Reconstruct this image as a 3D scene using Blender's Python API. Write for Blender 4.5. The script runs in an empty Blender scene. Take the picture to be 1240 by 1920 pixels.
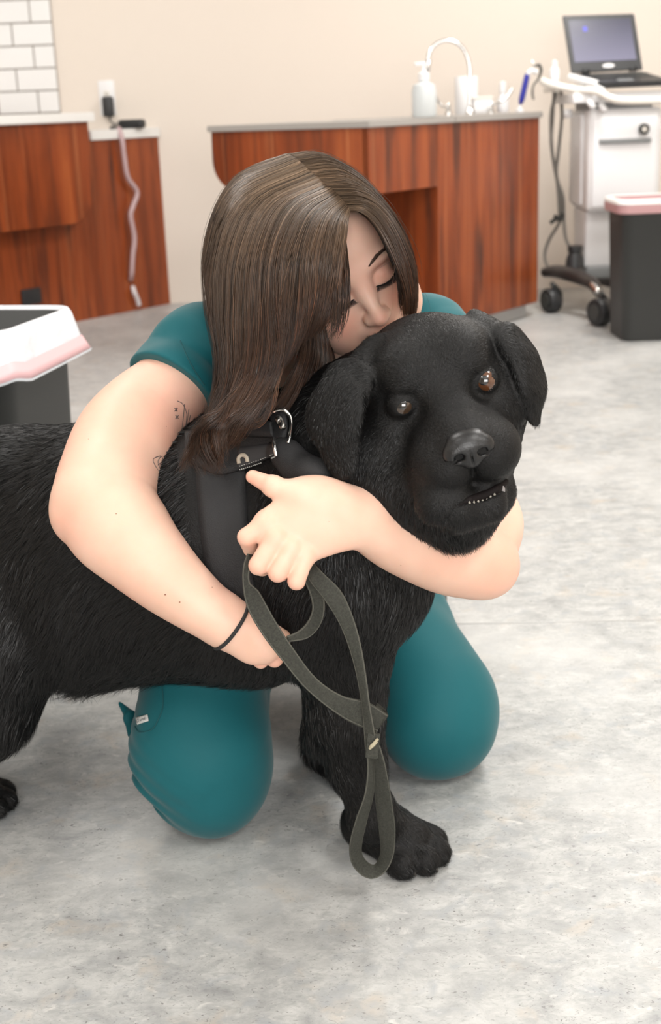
import bpy, bmesh, math, random
import numpy as np
from mathutils import Matrix, Vector
from mathutils.bvhtree import BVHTree
import openvdb
random.seed(7); rng = np.random.default_rng(7)
S = bpy.context.scene

# ------------------------------------------------------------------ camera
FPX, HC = 2400.0, .954                      # focal length in pixels of the 1240x1920 frame, camera height
wz = np.array([-300, 7640, 2400.0]); wz /= np.linalg.norm(wz)
wy = np.array([0, 0, -1.0]); wy = wy - wy @ wz * wz; wy /= np.linalg.norm(wy)
wx = np.cross(wy, wz)
R3 = np.array([wx, wy, wz])                 # camera axes -> world axes
CAM = np.array([0, 0, HC])
cd = bpy.data.cameras.new('camera'); cam = bpy.data.objects.new('camera', cd); S.collection.objects.link(cam)
cd.sensor_fit = 'VERTICAL'; cd.sensor_height = 36; cd.sensor_width = 36; cd.lens = FPX / 1920 * 36
cd.clip_start = .05; cd.clip_end = 60
mw = Matrix([list(R3[i]) + [CAM[i]] for i in range(3)] + [[0, 0, 0, 1]])
cam.matrix_world = mw; S.camera = cam
cd.dof.use_dof = True; cd.dof.focus_distance = 1.47; cd.dof.aperture_fstop = 6.8

# ------------------------------------------------------------------ exposure, world, lights
S.view_settings.view_transform = 'Standard'; S.view_settings.look = 'None'
S.view_settings.gamma = 1; S.view_settings.use_curve_mapping = False
S.view_settings.exposure = 0.0
S.cycles.max_bounces = 6; S.cycles.diffuse_bounces = 4; S.cycles.glossy_bounces = 3
S.cycles.transparent_max_bounces = 8; S.cycles.use_denoising = True
S.cycles.caustics_reflective = False; S.cycles.caustics_refractive = False
W = bpy.data.worlds.new('world'); S.world = W; W.use_nodes = True
W.node_tree.nodes['Background'].inputs[0].default_value = (1, .98, .95, 1)
W.node_tree.nodes['Background'].inputs[1].default_value = .35
def area(name, loc, size, power, rot=(0, 0, 0), col=(1, .97, .93)):
    l = bpy.data.lights.new(name, 'AREA'); l.shape = 'RECTANGLE'; l.size, l.size_y = size
    l.energy = power; l.color = col
    o = bpy.data.objects.new(name, l); o.location = loc; o.rotation_euler = rot; S.collection.objects.link(o)
    return o
PANELS = [(-1.2, 5.0, 24), (1.3, 5.0, 56), (-1.0, 2.3, 22), (1.2, 2.3, 40), (-1.2, -.1, 14), (1.2, -.1, 34)]
for i, (x, y, p) in enumerate(PANELS):
    area('ceiling_panel_light', (x, y, 2.66), (.56, 1.16), p)

area('front_fill_light', (.5, -2.40, 1.45), (2.2, 1.3), 92, (math.radians(90), 0, 0), (1, .98, .96))  # fill lamp added behind the camera to brighten the figures from the front
def C(px, py, D):       # a point seen at that place of the frame, D metres along the lens axis
    return CAM + R3 @ (D * np.array([(px - 620) / FPX, (960 - py) / FPX, -1.0]))
def G(px, py, z=0.0):
    d = R3 @ np.array([(px - 620) / FPX, (960 - py) / FPX, -1.0]); return CAM + d * (z - HC) / d[2]
def YP(px, py, Y):
    d = R3 @ np.array([(px - 620) / FPX, (960 - py) / FPX, -1.0]); return CAM + d * Y / d[1]
def VP(px, py, p0, dr): # hit on the vertical plane through p0 with heading dr
    d = R3 @ np.array([(px - 620) / FPX, (960 - py) / FPX, -1.0]); n = np.array([dr[1], -dr[0], 0.0])
    p0 = np.array([p0[0], p0[1], 0.0]); return CAM + d * ((p0 - CAM) @ n) / (d @ n)
def dirc(x, y, z):      # direction given in camera axes (x right, y up, z towards the lens)
    v = R3 @ np.array([x, y, z], float); return v / np.linalg.norm(v)

# ------------------------------------------------------------------ materials
def mat(name, col, rough=.5, metal=0, spec=.5, coat=0, sss=0, emit=None, trans=0, alpha=1, sheen=0, aniso=0):
    m = bpy.data.materials.new(name); m.use_nodes = True
    b = m.node_tree.nodes['Principled BSDF']; I = b.inputs
    I['Base Color'].default_value = (*col, 1); I['Roughness'].default_value = rough
    I['Metallic'].default_value = metal; I['Specular IOR Level'].default_value = spec
    I['Coat Weight'].default_value = coat; I['Coat Roughness'].default_value = .15
    if sss:
        I['Subsurface Weight'].default_value = sss; I['Subsurface Radius'].default_value = (1, .35, .2)
        I['Subsurface Scale'].default_value = .008
    if emit: I['Emission Color'].default_value = (*emit[:3], 1); I['Emission Strength'].default_value = emit[3]
    I['Transmission Weight'].default_value = trans; I['Alpha'].default_value = alpha
    I['Sheen Weight'].default_value = sheen; I['Anisotropic'].default_value = aniso
    return m
def nodes(m): return m.node_tree.nodes, m.node_tree.links, m.node_tree.nodes['Principled BSDF']
def noise_col(m, stops, scale, mapscale=(1, 1, 1), rot=(0, 0, 0), detail=6, dist=0, rough=.6, coord='Object'):
    N, L, b = nodes(m)
    tc = N.new('ShaderNodeTexCoord'); mp = N.new('ShaderNodeMapping'); nz = N.new('ShaderNodeTexNoise'); cr = N.new('ShaderNodeValToRGB')
    mp.inputs['Scale'].default_value = mapscale; mp.inputs['Rotation'].default_value = rot
    nz.inputs['Scale'].default_value = scale; nz.inputs['Detail'].default_value = detail
    nz.inputs['Distortion'].default_value = dist; nz.inputs['Roughness'].default_value = rough
    L.new(tc.outputs[coord], mp.inputs[0]); L.new(mp.outputs[0], nz.inputs[0]); L.new(nz.outputs[0], cr.inputs[0])
    e = cr.color_ramp.elements
    while len(e) < len(stops): e.new(.5)
    for k, (p, c) in enumerate(stops): e[k].position = p; e[k].color = (*c, 1)
    L.new(cr.outputs[0], b.inputs['Base Color'])
    return tc, mp, nz, cr
def mixc(m, out, col_or_out, fac_out, mode='MIX'):
    N, L, b = nodes(m); x = N.new('ShaderNodeMix'); x.data_type = 'RGBA'; x.blend_type = mode
    if fac_out is None: x.inputs[0].default_value = 1
    elif isinstance(fac_out, float): x.inputs[0].default_value = fac_out
    else: L.new(fac_out, x.inputs[0])
    L.new(out, x.inputs[6])
    if isinstance(col_or_out, tuple): x.inputs[7].default_value = (*col_or_out, 1)
    else: L.new(col_or_out, x.inputs[7])
    L.new(x.outputs[2], b.inputs['Base Color']); return x.outputs[2]
def noise_fac(m, scale, lo, hi, mapscale=(1, 1, 1), detail=4, coord='Object', dist=0):
    N, L, b = nodes(m)
    tc = N.new('ShaderNodeTexCoord'); mp = N.new('ShaderNodeMapping'); nz = N.new('ShaderNodeTexNoise'); mr = N.new('ShaderNodeMapRange')
    mp.inputs['Scale'].default_value = mapscale; nz.inputs['Scale'].default_value = scale; nz.inputs['Detail'].default_value = detail
    nz.inputs['Distortion'].default_value = dist
    mr.inputs[1].default_value = lo; mr.inputs[2].default_value = hi
    L.new(tc.outputs[coord], mp.inputs[0]); L.new(mp.outputs[0], nz.inputs[0]); L.new(nz.outputs[0], mr.inputs[0])
    return mr.outputs[0]
def bump(m, scale, strength, dist=.001, mapscale=(1, 1, 1), detail=3, kind='noise'):
    N, L, b = nodes(m)
    tc = N.new('ShaderNodeTexCoord'); mp = N.new('ShaderNodeMapping'); mp.inputs['Scale'].default_value = mapscale
    nz = N.new('ShaderNodeTexNoise'); nz.inputs['Scale'].default_value = scale; nz.inputs['Detail'].default_value = detail
    bp = N.new('ShaderNodeBump'); bp.inputs['Strength'].default_value = strength; bp.inputs['Distance'].default_value = dist
    L.new(tc.outputs['Object'], mp.inputs[0]); L.new(mp.outputs[0], nz.inputs[0]); L.new(nz.outputs[0], bp.inputs['Height'])
    L.new(bp.outputs[0], b.inputs['Normal'])

M = {}
# vinyl floor: mottled grey, cream and faint ochre
m = M['floor'] = mat('vinyl_floor', (.6, .6, .58), .38, spec=.35)
_, _, nz, cr = noise_col(m, [(.28, (.24, .246, .248)), (.43, (.36, .366, .364)), (.56, (.46, .465, .455)), (.74, (.58, .58, .57))], 17, (1, 1.35, 1), detail=10, dist=.35, rough=.72)
o = mixc(m, cr.outputs[0], (.48, .41, .33), noise_fac(m, 13, .58, .80, detail=7, dist=.4))
o = mixc(m, o, (.33, .35, .37), noise_fac(m, 26, .54, .76, detail=7, dist=.5))
o = mixc(m, o, (.13, .13, .125), noise_fac(m, 120, .60, .74, detail=6, dist=1.6, mapscale=(1, 1.6, 1)))
o = mixc(m, o, (.66, .65, .62), noise_fac(m, 42, .62, .84, detail=6, dist=.8, mapscale=(1, 1.6, 1)))
o = mixc(m, o, (.34, .35, .345), noise_fac(m, 48, .52, .74, detail=8, dist=1.8, mapscale=(1, 1.7, 1)))
o = mixc(m, o, (.60, .60, .585), noise_fac(m, 2.6, .46, .85, detail=3))
m = M['wall'] = mat('cream_wall_paint', (.78, .705, .63), .7, spec=.2); bump(m, 300, .1)
M['ceiling'] = mat('ceiling_white', (.85, .84, .82), .8, spec=.2)
m = M['wood'] = mat('cherry_wood_laminate', (.3, .08, .03), .34, spec=.4, coat=.12)
_, _, nz, cr = noise_col(m, [(.25, (.075, .014, .005)), (.42, (.18, .036, .009)), (.55, (.27, .056, .014)), (.75, (.40, .100, .026))], 1.0, (9, 9, .8), detail=5, dist=.5)
o = mixc(m, cr.outputs[0], (.075, .02, .01), noise_fac(m, 1.0, .52, .70, (15, 15, 1.6), detail=3))
o = mixc(m, o, (.46, .15, .055), noise_fac(m, 1.0, .58, .85, (34, 34, .5), detail=2))
M['slab_white'] = mat('white_laminate', (.80, .79, .77), .35)
m = M['slab_grey'] = mat('grey_laminate', (.36, .34, .32), .4)
M['tile'] = mat('white_glazed_tile', (.86, .86, .86), .12, spec=.6); M['grout'] = mat('dark_grout', (.30, .27, .24), .9)
M['white_plastic'] = mat('white_plastic', (.82, .82, .83), .35); M['offwhite'] = mat('ivory_plastic', (.83, .80, .74), .4)
M['black_plastic'] = mat('black_plastic', (.022, .023, .025), .42); M['dark_grey'] = mat('dark_grey_plastic', (.045, .047, .045), .5)
M['grey_plastic'] = mat('grey_plastic', (.22, .23, .235), .5)
m = M['bin'] = mat('black_bin_plastic', (.030, .031, .030), .5); bump(m, 500, .2)
M['chrome'] = mat('chrome', (.72, .72, .72), .14, metal=1); M['steel'] = mat('nickel_steel', (.82, .82, .80), .25, metal=1)
M['cable'] = mat('pinkish_white_cable', (.50, .36, .37), .5); M['cable_grey'] = mat('grey_cable', (.27, .26, .24), .5)
M['blue'] = mat('blue_plastic', (.02, .025, .30), .35)
M['translucent'] = mat('frosted_bottle', (.80, .85, .87), .3, trans=.3)
M['liner'] = mat('white_bin_liner', (.74, .76, .80), .42, alpha=1); bump(M['liner'], 14, .5, .02)
M['liner_pink'] = mat('pink_bin_liner', (.80, .50, .52), .45); M['red'] = mat('red_print', (.62, .05, .06), .5)
M['pink_wall'] = mat('pink_red_liner', (.52, .30, .31), .5)
m = M['screen'] = mat('laptop_screen', (.02, .02, .03), .25, emit=(.27, .26, .36, .85))
# screen picture: a soft vertical blend on the lit display
N, L, b = nodes(m); tc = N.new('ShaderNodeTexCoord'); sp = N.new('ShaderNodeSeparateXYZ'); cr = N.new('ShaderNodeValToRGB')
L.new(tc.outputs['Generated'], sp.inputs[0]); L.new(sp.outputs[2], cr.inputs[0]); L.new(cr.outputs[0], b.inputs['Emission Color'])
cr.color_ramp.elements[0].color = (.36, .34, .46, 1); cr.color_ramp.elements[1].color = (.085, .085, .125, 1)
M['screen_blue'] = mat('screen_icon', (.05, .05, .3), .4, emit=(.10, .10, .62, .8))
# people and dog
m = M['skin'] = mat('skin', (.82, .54, .42), .48, spec=.35, sss=.22)
o_ = noise_col(m, [(.35, (.72, .455, .345)), (.65, (.78, .52, .405))], 9, detail=3)
o2 = mixc(m, o_[3].outputs[0], (.78, .40, .30), noise_fac(m, 6.5, .50, .80, detail=2)); bump(m, 900, .08, .0004)
at = m.node_tree.nodes.new('ShaderNodeAttribute'); at.attribute_name = 'flush'; mixc(m, o2, (.80, .30, .21), at.outputs['Fac'])
M['lip'] = mat('lip', (.62, .26, .22), .4)
M['brow'] = mat('brow_hair', (.06, .032, .02), .6); M['lash'] = mat('lash', (.008, .006, .006), .5)
M['lid'] = mat('eyelid_makeup', (.52, .30, .24), .4)
M['ink'] = mat('tattoo_ink', (.075, .06, .06), .7); M['mole'] = mat('mole', (.22, .10, .06), .6)
m = M['hair'] = mat('brown_hair', (.09, .05, .03), .32, spec=.42)
N, L, b = nodes(m)   # tone from root (v=0) to tip, and from strand to strand, stored on the mesh
at = N.new('ShaderNodeAttribute'); at.attribute_name = 'tone'; L.new(at.outputs['Color'], b.inputs['Base Color'])
m = M['teal'] = mat('teal_scrub_cloth', (.0035, .098, .116), .66, spec=.25, sheen=.12); bump(m, 1500, .25, .0004)
M['teal_dark'] = mat('teal_seam', (.004, .07, .08), .8)
M['tag_white'] = mat('woven_label', (.62, .62, .60), .7); M['tag_ink'] = mat('label_lettering', (.18, .19, .2), .7)
m = M['coat'] = mat('black_dog_coat', (.0040, .0039, .0039), .6, spec=.25); bump(m, 420, .5, .002)
m = M['fur'] = mat('black_dog_fur', (.0042, .0041, .0042), .42, spec=.36)
M['dog_nose'] = mat('black_dog_nose', (.007, .007, .0075), .36, spec=.5); bump(M['dog_nose'], 700, .35, .0006)
M['dog_skin'] = mat('dark_mouth_skin', (.006, .004, .004), .7, spec=.15)
M['tooth'] = mat('tooth', (.26, .245, .21), .35); M['tongue'] = mat('tongue', (.25, .13, .12), .35)
M['iris'] = mat('amber_iris', (.085, .030, .010), .1, coat=1); M['iris_dark'] = mat('brown_iris', (.045, .026, .015), .1, coat=1)
M['pupil'] = mat('pupil', (.003, .003, .003), .08, coat=1); M['sclera'] = mat('eye_white', (.35, .27, .25), .2)
M['claw'] = mat('claw', (.05, .045, .04), .4)
m = M['strap'] = mat('black_harness_webbing', (.017, .017, .018), .62, spec=.35); bump(m, 700, .6, .001)
m = M['leash'] = mat('grey_green_leash_webbing', (.040, .041, .035), .66, spec=.35)
noise_col(m, [(.3, (.022, .023, .018)), (.7, (.050, .051, .041))], 420, detail=4); bump(m, 1400, .8, .001)
M['leash_edge'] = mat('worn_webbing_edge', (.075, .074, .060), .8)
M['frayed'] = mat('frayed_cream_thread', (.38, .34, .24), .9)
M['stitch'] = mat('white_thread', (.55, .55, .52), .8); M['band'] = mat('black_elastic', (.012, .012, .013), .7)
M['light_panel'] = mat('lit_diffuser', (.9, .9, .88), .5, emit=(1, .98, .95, 2.2))

# ------------------------------------------------------------------ object helpers
COL = S.collection
def link_mesh(name, verts, faces, m, parent=None, smooth=True, auto=None):
    me = bpy.data.meshes.new(name)
    if isinstance(verts, np.ndarray) and isinstance(faces, np.ndarray):
        k = faces.shape[1]
        me.vertices.add(len(verts)); me.vertices.foreach_set('co', verts.astype(np.float32).ravel())
        me.loops.add(faces.size); me.loops.foreach_set('vertex_index', faces.astype(np.int32).ravel())
        me.polygons.add(len(faces)); me.polygons.foreach_set('loop_start', np.arange(0, faces.size, k, dtype=np.int32))
        me.update(calc_edges=True)
    else:
        me.from_pydata([tuple(map(float, v)) for v in verts], [], [tuple(map(int, f)) for f in faces]); me.update()
    me.materials.append(M[m] if isinstance(m, str) else m)
    if smooth: me.polygons.foreach_set('use_smooth', [True] * len(me.polygons))
    o = bpy.data.objects.new(name, me); COL.objects.link(o)
    if parent is not None: attach(o, parent)
    return o
def attach(o, parent):
    o.parent = parent; o.matrix_parent_inverse = parent.matrix_world.inverted()
def from_bm(name, bm, m, parent=None, smooth=False, ang=None):
    bmesh.ops.recalc_face_normals(bm, faces=bm.faces)
    me = bpy.data.meshes.new(name); bm.to_mesh(me); bm.free(); me.materials.append(M[m] if isinstance(m, str) else m)
    if smooth: me.polygons.foreach_set('use_smooth', [True] * len(me.polygons))
    if ang and smooth: me.set_sharp_from_angle(angle=math.radians(ang))
    o = bpy.data.objects.new(name, me); COL.objects.link(o)
    if parent is not None: attach(o, parent)
    return o
def thing(name, loc, label, cat, group=None, rz=0):
    o = bpy.data.objects.new(name, None); o.location = loc; o.rotation_euler = (0, 0, rz); COL.objects.link(o)
    o.matrix_world = Matrix.Translation(Vector(loc)) @ Matrix.Rotation(rz, 4, 'Z'); o.empty_display_size = .05
    return tag(o, label, cat, group)
def tag(o, label, cat, group=None):
    o['label'] = label; o['category'] = cat
    if group: o['group'] = group
    return o
def structure(o): o['kind'] = 'structure'; return o
def add_box(bm, c, s, Rm=None, bev=0, seg=2):
    """box with centre c, full sizes s; Rm columns = local axes"""
    r = bmesh.ops.create_cube(bm, size=1)['verts']
    Mx = Matrix(Rm.tolist()).to_4x4() if Rm is not None else Matrix.Identity(4)
    bmesh.ops.scale(bm, vec=Vector(s), verts=r)
    if bev:
        e = list({e for v in r for e in v.link_edges})
        q = bmesh.ops.bevel(bm, geom=e, offset=bev, segments=seg, profile=.5, affect='EDGES'); 
        r = list({v for f in q['faces'] for v in f.verts} | {v for v in r if v.is_valid})
        st = list(r); seen = set(r)
        while st:
            v = st.pop()
            for ed in v.link_edges:
                w = ed.other_vert(v)
                if w not in seen: seen.add(w); st.append(w)
        r = list(seen)
    bmesh.ops.transform(bm, matrix=Matrix.Translation(Vector(c)) @ Mx, verts=r)
def box(name, c, s, m, parent=None, Rm=None, bev=0, seg=2):
    bm = bmesh.new(); add_box(bm, c, s, Rm, bev, seg); return from_bm(name, bm, m, parent, smooth=bev > 0, ang=40)
def axes2(dx, dy):      # frame of a piece of furniture with heading (dx,dy): x along it, y to its left, z up
    n = math.hypot(dx, dy); dx /= n; dy /= n
    return np.array([[dx, -dy, 0], [dy, dx, 0], [0, 0, 1.0]])
def add_prism(bm, poly, z0, z1):
    """vertical prism on a floor polygon"""
    a = [bm.verts.new((p[0], p[1], z0)) for p in poly]; b = [bm.verts.new((p[0], p[1], z1)) for p in poly]; n = len(poly)
    bm.faces.new(a[::-1]); bm.faces.new(b)
    for i in range(n): bm.faces.new((a[i], a[(i + 1) % n], b[(i + 1) % n], b[i]))
def prism(name, poly, z0, z1, m, parent=None, bev=0):
    bm = bmesh.new(); add_prism(bm, poly, z0, z1)
    if bev: bmesh.ops.bevel(bm, geom=list(bm.edges), offset=bev, segments=2, affect='EDGES')
    return from_bm(name, bm, m, parent, smooth=bool(bev), ang=40)
def plate(name, pts, nrm, thick, m, parent=None, bev=0):
    """a flat outline (3D points) given thickness along nrm"""
    bm = bmesh.new(); nrm = np.array(nrm, float); nrm /= np.linalg.norm(nrm)
    a = [bm.verts.new(tuple(p)) for p in pts]; b = [bm.verts.new(tuple(np.array(p) + nrm * thick)) for p in pts]; n = len(pts)
    bm.faces.new(a[::-1]); bm.faces.new(b)
    for i in range(n): bm.faces.new((a[i], a[(i + 1) % n], b[(i + 1) % n], b[i]))
    if bev: bmesh.ops.bevel(bm, geom=list(bm.edges), offset=bev, segments=2, affect='EDGES')
    return from_bm(name, bm, m, parent, smooth=bool(bev), ang=40)
def crom(P, n):
    """Catmull-Rom through control points, n samples"""
    P = np.asarray(P, float); k = len(P)
    Q = np.vstack([2 * P[0] - P[1], P, 2 * P[-1] - P[-2]])
    t = np.linspace(0, k - 1, n); i = np.minimum(t.astype(int), k - 2); f = (t - i)[:, None]
    a, b, c, d = Q[i], Q[i + 1], Q[i + 2], Q[i + 3]
    return .5 * (2 * b + (c - a) * f + (2 * a - 5 * b + 4 * c - d) * f ** 2 + (3 * b - a - 3 * c + d) * f ** 3)
def tube_arrays(P, r, ns=10, cap=True, up=None):
    P = np.asarray(P, float); n = len(P); r = np.broadcast_to(r, (n,))
    T = np.gradient(P, axis=0); T /= np.linalg.norm(T, axis=1)[:, None] + 1e-12
    u = np.array([0, 0, 1.0]) if abs(T[0][2]) < .9 else np.array([1.0, 0, 0])
    V = []
    for i in range(n):
        u = u - T[i] * (u @ T[i]); u /= np.linalg.norm(u); w = np.cross(T[i], u)
        for j in range(ns):
            a = 2 * math.pi * j / ns; V.append(P[i] + r[i] * (math.cos(a) * u + math.sin(a) * w))
    Fc = [(i * ns + j, i * ns + (j + 1) % ns, (i + 1) * ns + (j + 1) % ns, (i + 1) * ns + j) for i in range(n - 1) for j in range(ns)]
    if cap: Fc += [tuple(range(ns - 1, -1, -1)), tuple((n - 1) * ns + j for j in range(ns))]
    return V, Fc
def tube(name, P, r, m, parent=None, ns=10, n=None):
    if n: 
        rr = np.interp(np.linspace(0, 1, n), np.linspace(0, 1, len(P)), np.broadcast_to(r, (len(P),))); P = crom(P, n); r = rr
    V, Fc = tube_arrays(P, r, ns); return link_mesh(name, V, Fc, m, parent)
def tubes(name, LP, r, m, parent=None, ns=6):
    V, Fc = [], []
    for P in LP:
        v, f = tube_arrays(P, r, ns); o = len(V); V += v; Fc += [tuple(i + o for i in q) for q in f]
    return link_mesh(name, V, Fc, m, parent)
def lathe(name, prof, c, m, parent=None, ns=28, Rm=None, smooth=True):
    """prof: list of (radius, height)"""
    V, Fc = [], []; n = len(prof)
    for (r, z) in prof:
        for j in range(ns):
            a = 2 * math.pi * j / ns; p = np.array([r * math.cos(a), r * math.sin(a), z])
            if Rm is not None: p = Rm @ p
            V.append(p + np.array(c))
    for i in range(n - 1):
        for j in range(ns): Fc.append((i * ns + j, i * ns + (j + 1) % ns, (i + 1) * ns + (j + 1) % ns, (i + 1) * ns + j))
    Fc += [tuple(range(ns - 1, -1, -1)), tuple((n - 1) * ns + j for j in range(ns))]
    o = link_mesh(name, V, Fc, m, parent); o.data.set_sharp_from_angle(angle=math.radians(50)); return o
def rail_ribbon(name, A, B, th, m, parent=None, n=60, bow=0):
    """webbing between two rails, with thickness"""
    A = crom(A, n); B = crom(B, n); T = np.gradient((A + B) / 2, axis=0)
    Nn = np.cross(B - A, T); Nn /= np.linalg.norm(Nn, axis=1)[:, None] + 1e-12
    cols = [A + (B - A) * s + Nn * (th / 2 * e + bow * (1 - (2 * s - 1) ** 2)) for s, e in ((0, .2), (.06, 1), (.35, 1), (.65, 1), (.94, 1), (1, .2), (1, -.2), (.94, -1), (.65, -1), (.35, -1), (.06, -1), (0, -.2))]
    k = len(cols); V = np.stack(cols, 1).reshape(-1, 3)
    Fc = [(i * k + j, i * k + (j + 1) % k, (i + 1) * k + (j + 1) % k, (i + 1) * k + j) for i in range(n - 1) for j in range(k)]
    Fc += [tuple(range(k - 1, -1, -1)), tuple((n - 1) * k + j for j in range(k))]
    return link_mesh(name, V, Fc, m, parent)

# ================================================================== the room
WY = 6.87
def wallbox(name, lo, hi, m):
    return structure(box(name, [(a + b) / 2 for a, b in zip(lo, hi)], [b - a for a, b in zip(lo, hi)], m))
wallbox('floor', (-3.2, -2.6, -.1), (3.2, 7.0, 0), 'floor')
wallbox('wall_back', (-3.2, WY, 0), (3.2, WY + .12, 2.75), 'wall')
wallbox('wall_left', (-3.2, -2.6, 0), (-3.08, WY, 2.75), 'wall')
wallbox('wall_right', (3.08, -2.6, 0), (3.2, WY, 2.75), 'wall')
wallbox('wall_front', (-3.08, -2.6, 0), (3.08, -2.48, 2.75), 'wall')
wallbox('ceiling', (-3.2, -2.6, 2.75), (3.2, 7.0, 2.85), 'ceiling')
# thin vinyl seam in the floor
seam = structure(rail_ribbon('trim_1', [G(700, 1172) + (0, 0, .0004), G(1300, 1160) + (0, 0, .0004)], [G(700, 1174) + (0, 0, .0004), G(1300, 1162) + (0, 0, .0004)], .0004, mat('vinyl_seam', (.46, .46, .45), .6), n=2))
# subway tiles on the back wall, left of the outlet
tx1 = YP(104, 100, WY)[0]; tz0 = .99
t_root = thing('tile_backsplash', (tx1 - .6, WY, tz0), 'white subway tile backsplash with dark grout above the left counter', 'tiles')
box('grout', (tx1 - .60, WY - .0065, (tz0 + 2.3) / 2), (1.2, .008, 2.3 - tz0), 'grout', t_root)
bm = bmesh.new(); ch = .108; cw = .205
for r in range(13):
    z = tz0 + .004 + r * ch + ch / 2
    off = 0 if r % 2 == 0 else cw / 2
    x = tx1; first = True
    while x > tx1 - 1.19:
        w = (cw / 2 if r % 2 == 0 else cw) if first else cw
        if r % 2 == 0 and first: w = cw * .52
        x0 = max(x - w, tx1 - 1.2)
        if x - x0 > .02: add_box(bm, ((x + x0) / 2, WY - .0135, z), (x - x0 - .007, .010, ch - .007), bev=.002, seg=1)
        x = x0; first = False
from_bm('tile', bm, 'tile', t_root, smooth=True, ang=30)

# ---- left counter, running off the frame
dL = np.array([-.622, -.783]); nL = np.array([.783, -.622]); p0 = np.array([-.81, WY])
def onL(s, o=0.0): q = p0 + dL * s + nL * o; return (q[0], q[1])
AX = axes2(*dL)
sA = None
def s_at(px, py, off, P0=p0, D=dL, Nn=nL):
    q = VP(px, py, P0 + Nn * off, D); return (q[:2] - (P0 + Nn * off)) @ D, q[2]
s_led, z_led = s_at(168, 263, 0); s_ap, z_ap = s_at(165, 228, .10); _, z_apb = s_at(60, 429, .10)
lc = thing('reception_counter', (onL(.9)[0], onL(.9)[1], 0), 'cherry wood counter at the left with white ledge and rounded front apron', 'counter')
ZB = .93
back = lambda s: (onL(s)[0] - .6 * nL[0], min(onL(s)[1] - .6 * nL[1], WY - .002))
# base carcass: front face on the line, back towards the wall
bpoly = [onL(.003), onL(2.6), (onL(2.6)[0] - .62, onL(2.6)[1] + 1.2), (onL(0)[0] - 1.6, WY - .002)]
prism('cabinet_base', bpoly, .0, z_led, 'wood', lc)
prism('white_ledge', [onL(-.0, .015), onL(s_led, .015), (onL(s_led)[0] - .55, WY - .003), (p0[0], WY - .003)], z_led, z_led + .045, 'slab_white', lc)
pu = [onL(s_led + .02, 0), onL(2.6, 0), (onL(2.6)[0] - .6, onL(2.6)[1] + 1), (onL(s_led)[0] - .62, WY - .014)]
prism('upper_cabinet', pu, z_led, z_ap, 'wood', lc)
# apron with a rounded lower corner
def apron_pts(s0, s1, z0, z1, off, P0, D, Nn, rad, side):
    pts = []
    def W3(s, z): q = P0 + D * s + Nn * off; return np.array([q[0], q[1], z])
    pts.append(W3(s0, z1))
    for k in range(13):
        a = math.pi / 2 * k / 12; pts.append(W3(s0 + rad[0] * (1 - math.cos(a)), z0 + rad[1] * (1 - math.sin(a))))
    pts += [W3(s1, z0), W3(s1, z1)]
    return pts
plate('front_apron', apron_pts(s_ap, 2.6, z_apb, z_ap, .10, p0, dL, nL, (.16, .19), 1), np.array([-nL[0], -nL[1], 0]), .05, 'wood', lc, bev=.002)
for s in (s_ap + .3, 2.2):
    q = onL(s, .03); box('apron_bracket', (q[0], q[1], (z_apb + z_ap) / 2 + .05), (.04, .06, .2), 'wood', lc, Rm=AX)
prism('countertop', [onL(s_ap - .02, .13), onL(2.6, .13), (onL(2.6)[0] - .6, onL(2.6)[1] + 1), (onL(s_ap)[0] - .62, WY - .014)], z_ap, z_ap + .042, 'slab_white', lc, bev=.003)
s1, z1 = s_at(57, 556, 0); q = onL(s1, .006); box('black_grommet_box', (q[0], q[1], z1), (.115, .014, .075), 'black_plastic', lc, Rm=AX, bev=.004)

# outlet, charger and cable
def outlet(px, py, w, h, lab):
    q = YP(px, py, WY - .006); t = thing('wall_outlet', (q[0], WY, q[2]), lab, 'outlet')
    box('face_plate', (q[0], WY - .004, q[2]), (w, .008, h), 'white_plastic', t, bev=.003)
    for dz in (-.022, .022):
        box('socket', (q[0], WY - .0085, q[2] + dz), (.030, .004, .028), 'offwhite', t, bev=.0015)
        for dx in (-.006, .006): box('slot', (q[0] + dx, WY - .011, q[2] + dz), (.003, .002, .009), 'dark_grey', t)
    return t
outlet(201, 184, .082, .17, 'white wall outlet above the left ledge with a black charger in it')
outlet(1087, 400, .048, .12, 'white wall outlet low on the wall behind the equipment cart')
q = YP(203, 200, WY - .04); ch_ = thing('charger', (q[0], WY - .02, q[2]), 'black plug-in charger sticking out of the left wall outlet', 'charger')
box('charger_body', (q[0], WY - .038, q[2]), (.055, .052, .10), 'black_plastic', ch_, bev=.012, seg=3)
a_ = YP(205, 215, WY - .04); b_ = YP(226, 232, WY - .12)
tube('charger_cord', [q + (0, 0, -.045), a_ + (0.004, 0, -.03), YP(213, 232, WY - .08), b_], .004, 'black_plastic', ch_, n=20)
zl = z_led + .045
g_ = G(248, 240, zl + .02); ad = thing('power_adapter', (g_[0], g_[1], zl), 'black power adapter brick lying on the white ledge', 'adapter')
g_ = YP(248, 239, WY - .12)
box('adapter_body', (g_[0], g_[1], zl + .022), (.135, .060, .044), 'black_plastic', ad, Rm=axes2(1, -.35), bev=.014, seg=3)
tube('adapter_cord', [g_ + (-.05, 0, .0), g_ + (-.09, -.03, .01), g_ + (-.10, -.06, .0), (g_[0] - .06, g_[1] - .09, zl + .006)], .004, 'black_plastic', ad, n=16)
cabp = [(227, 236, .05), (229, 262, .035), (233, 295, .035), (240, 333, .035), (257, 360, .035), (250, 385, .035), (245, 405, .035), (252, 445, .035), (249, 480, .035), (247, 512, .03), (245, 524, .004)]
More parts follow.
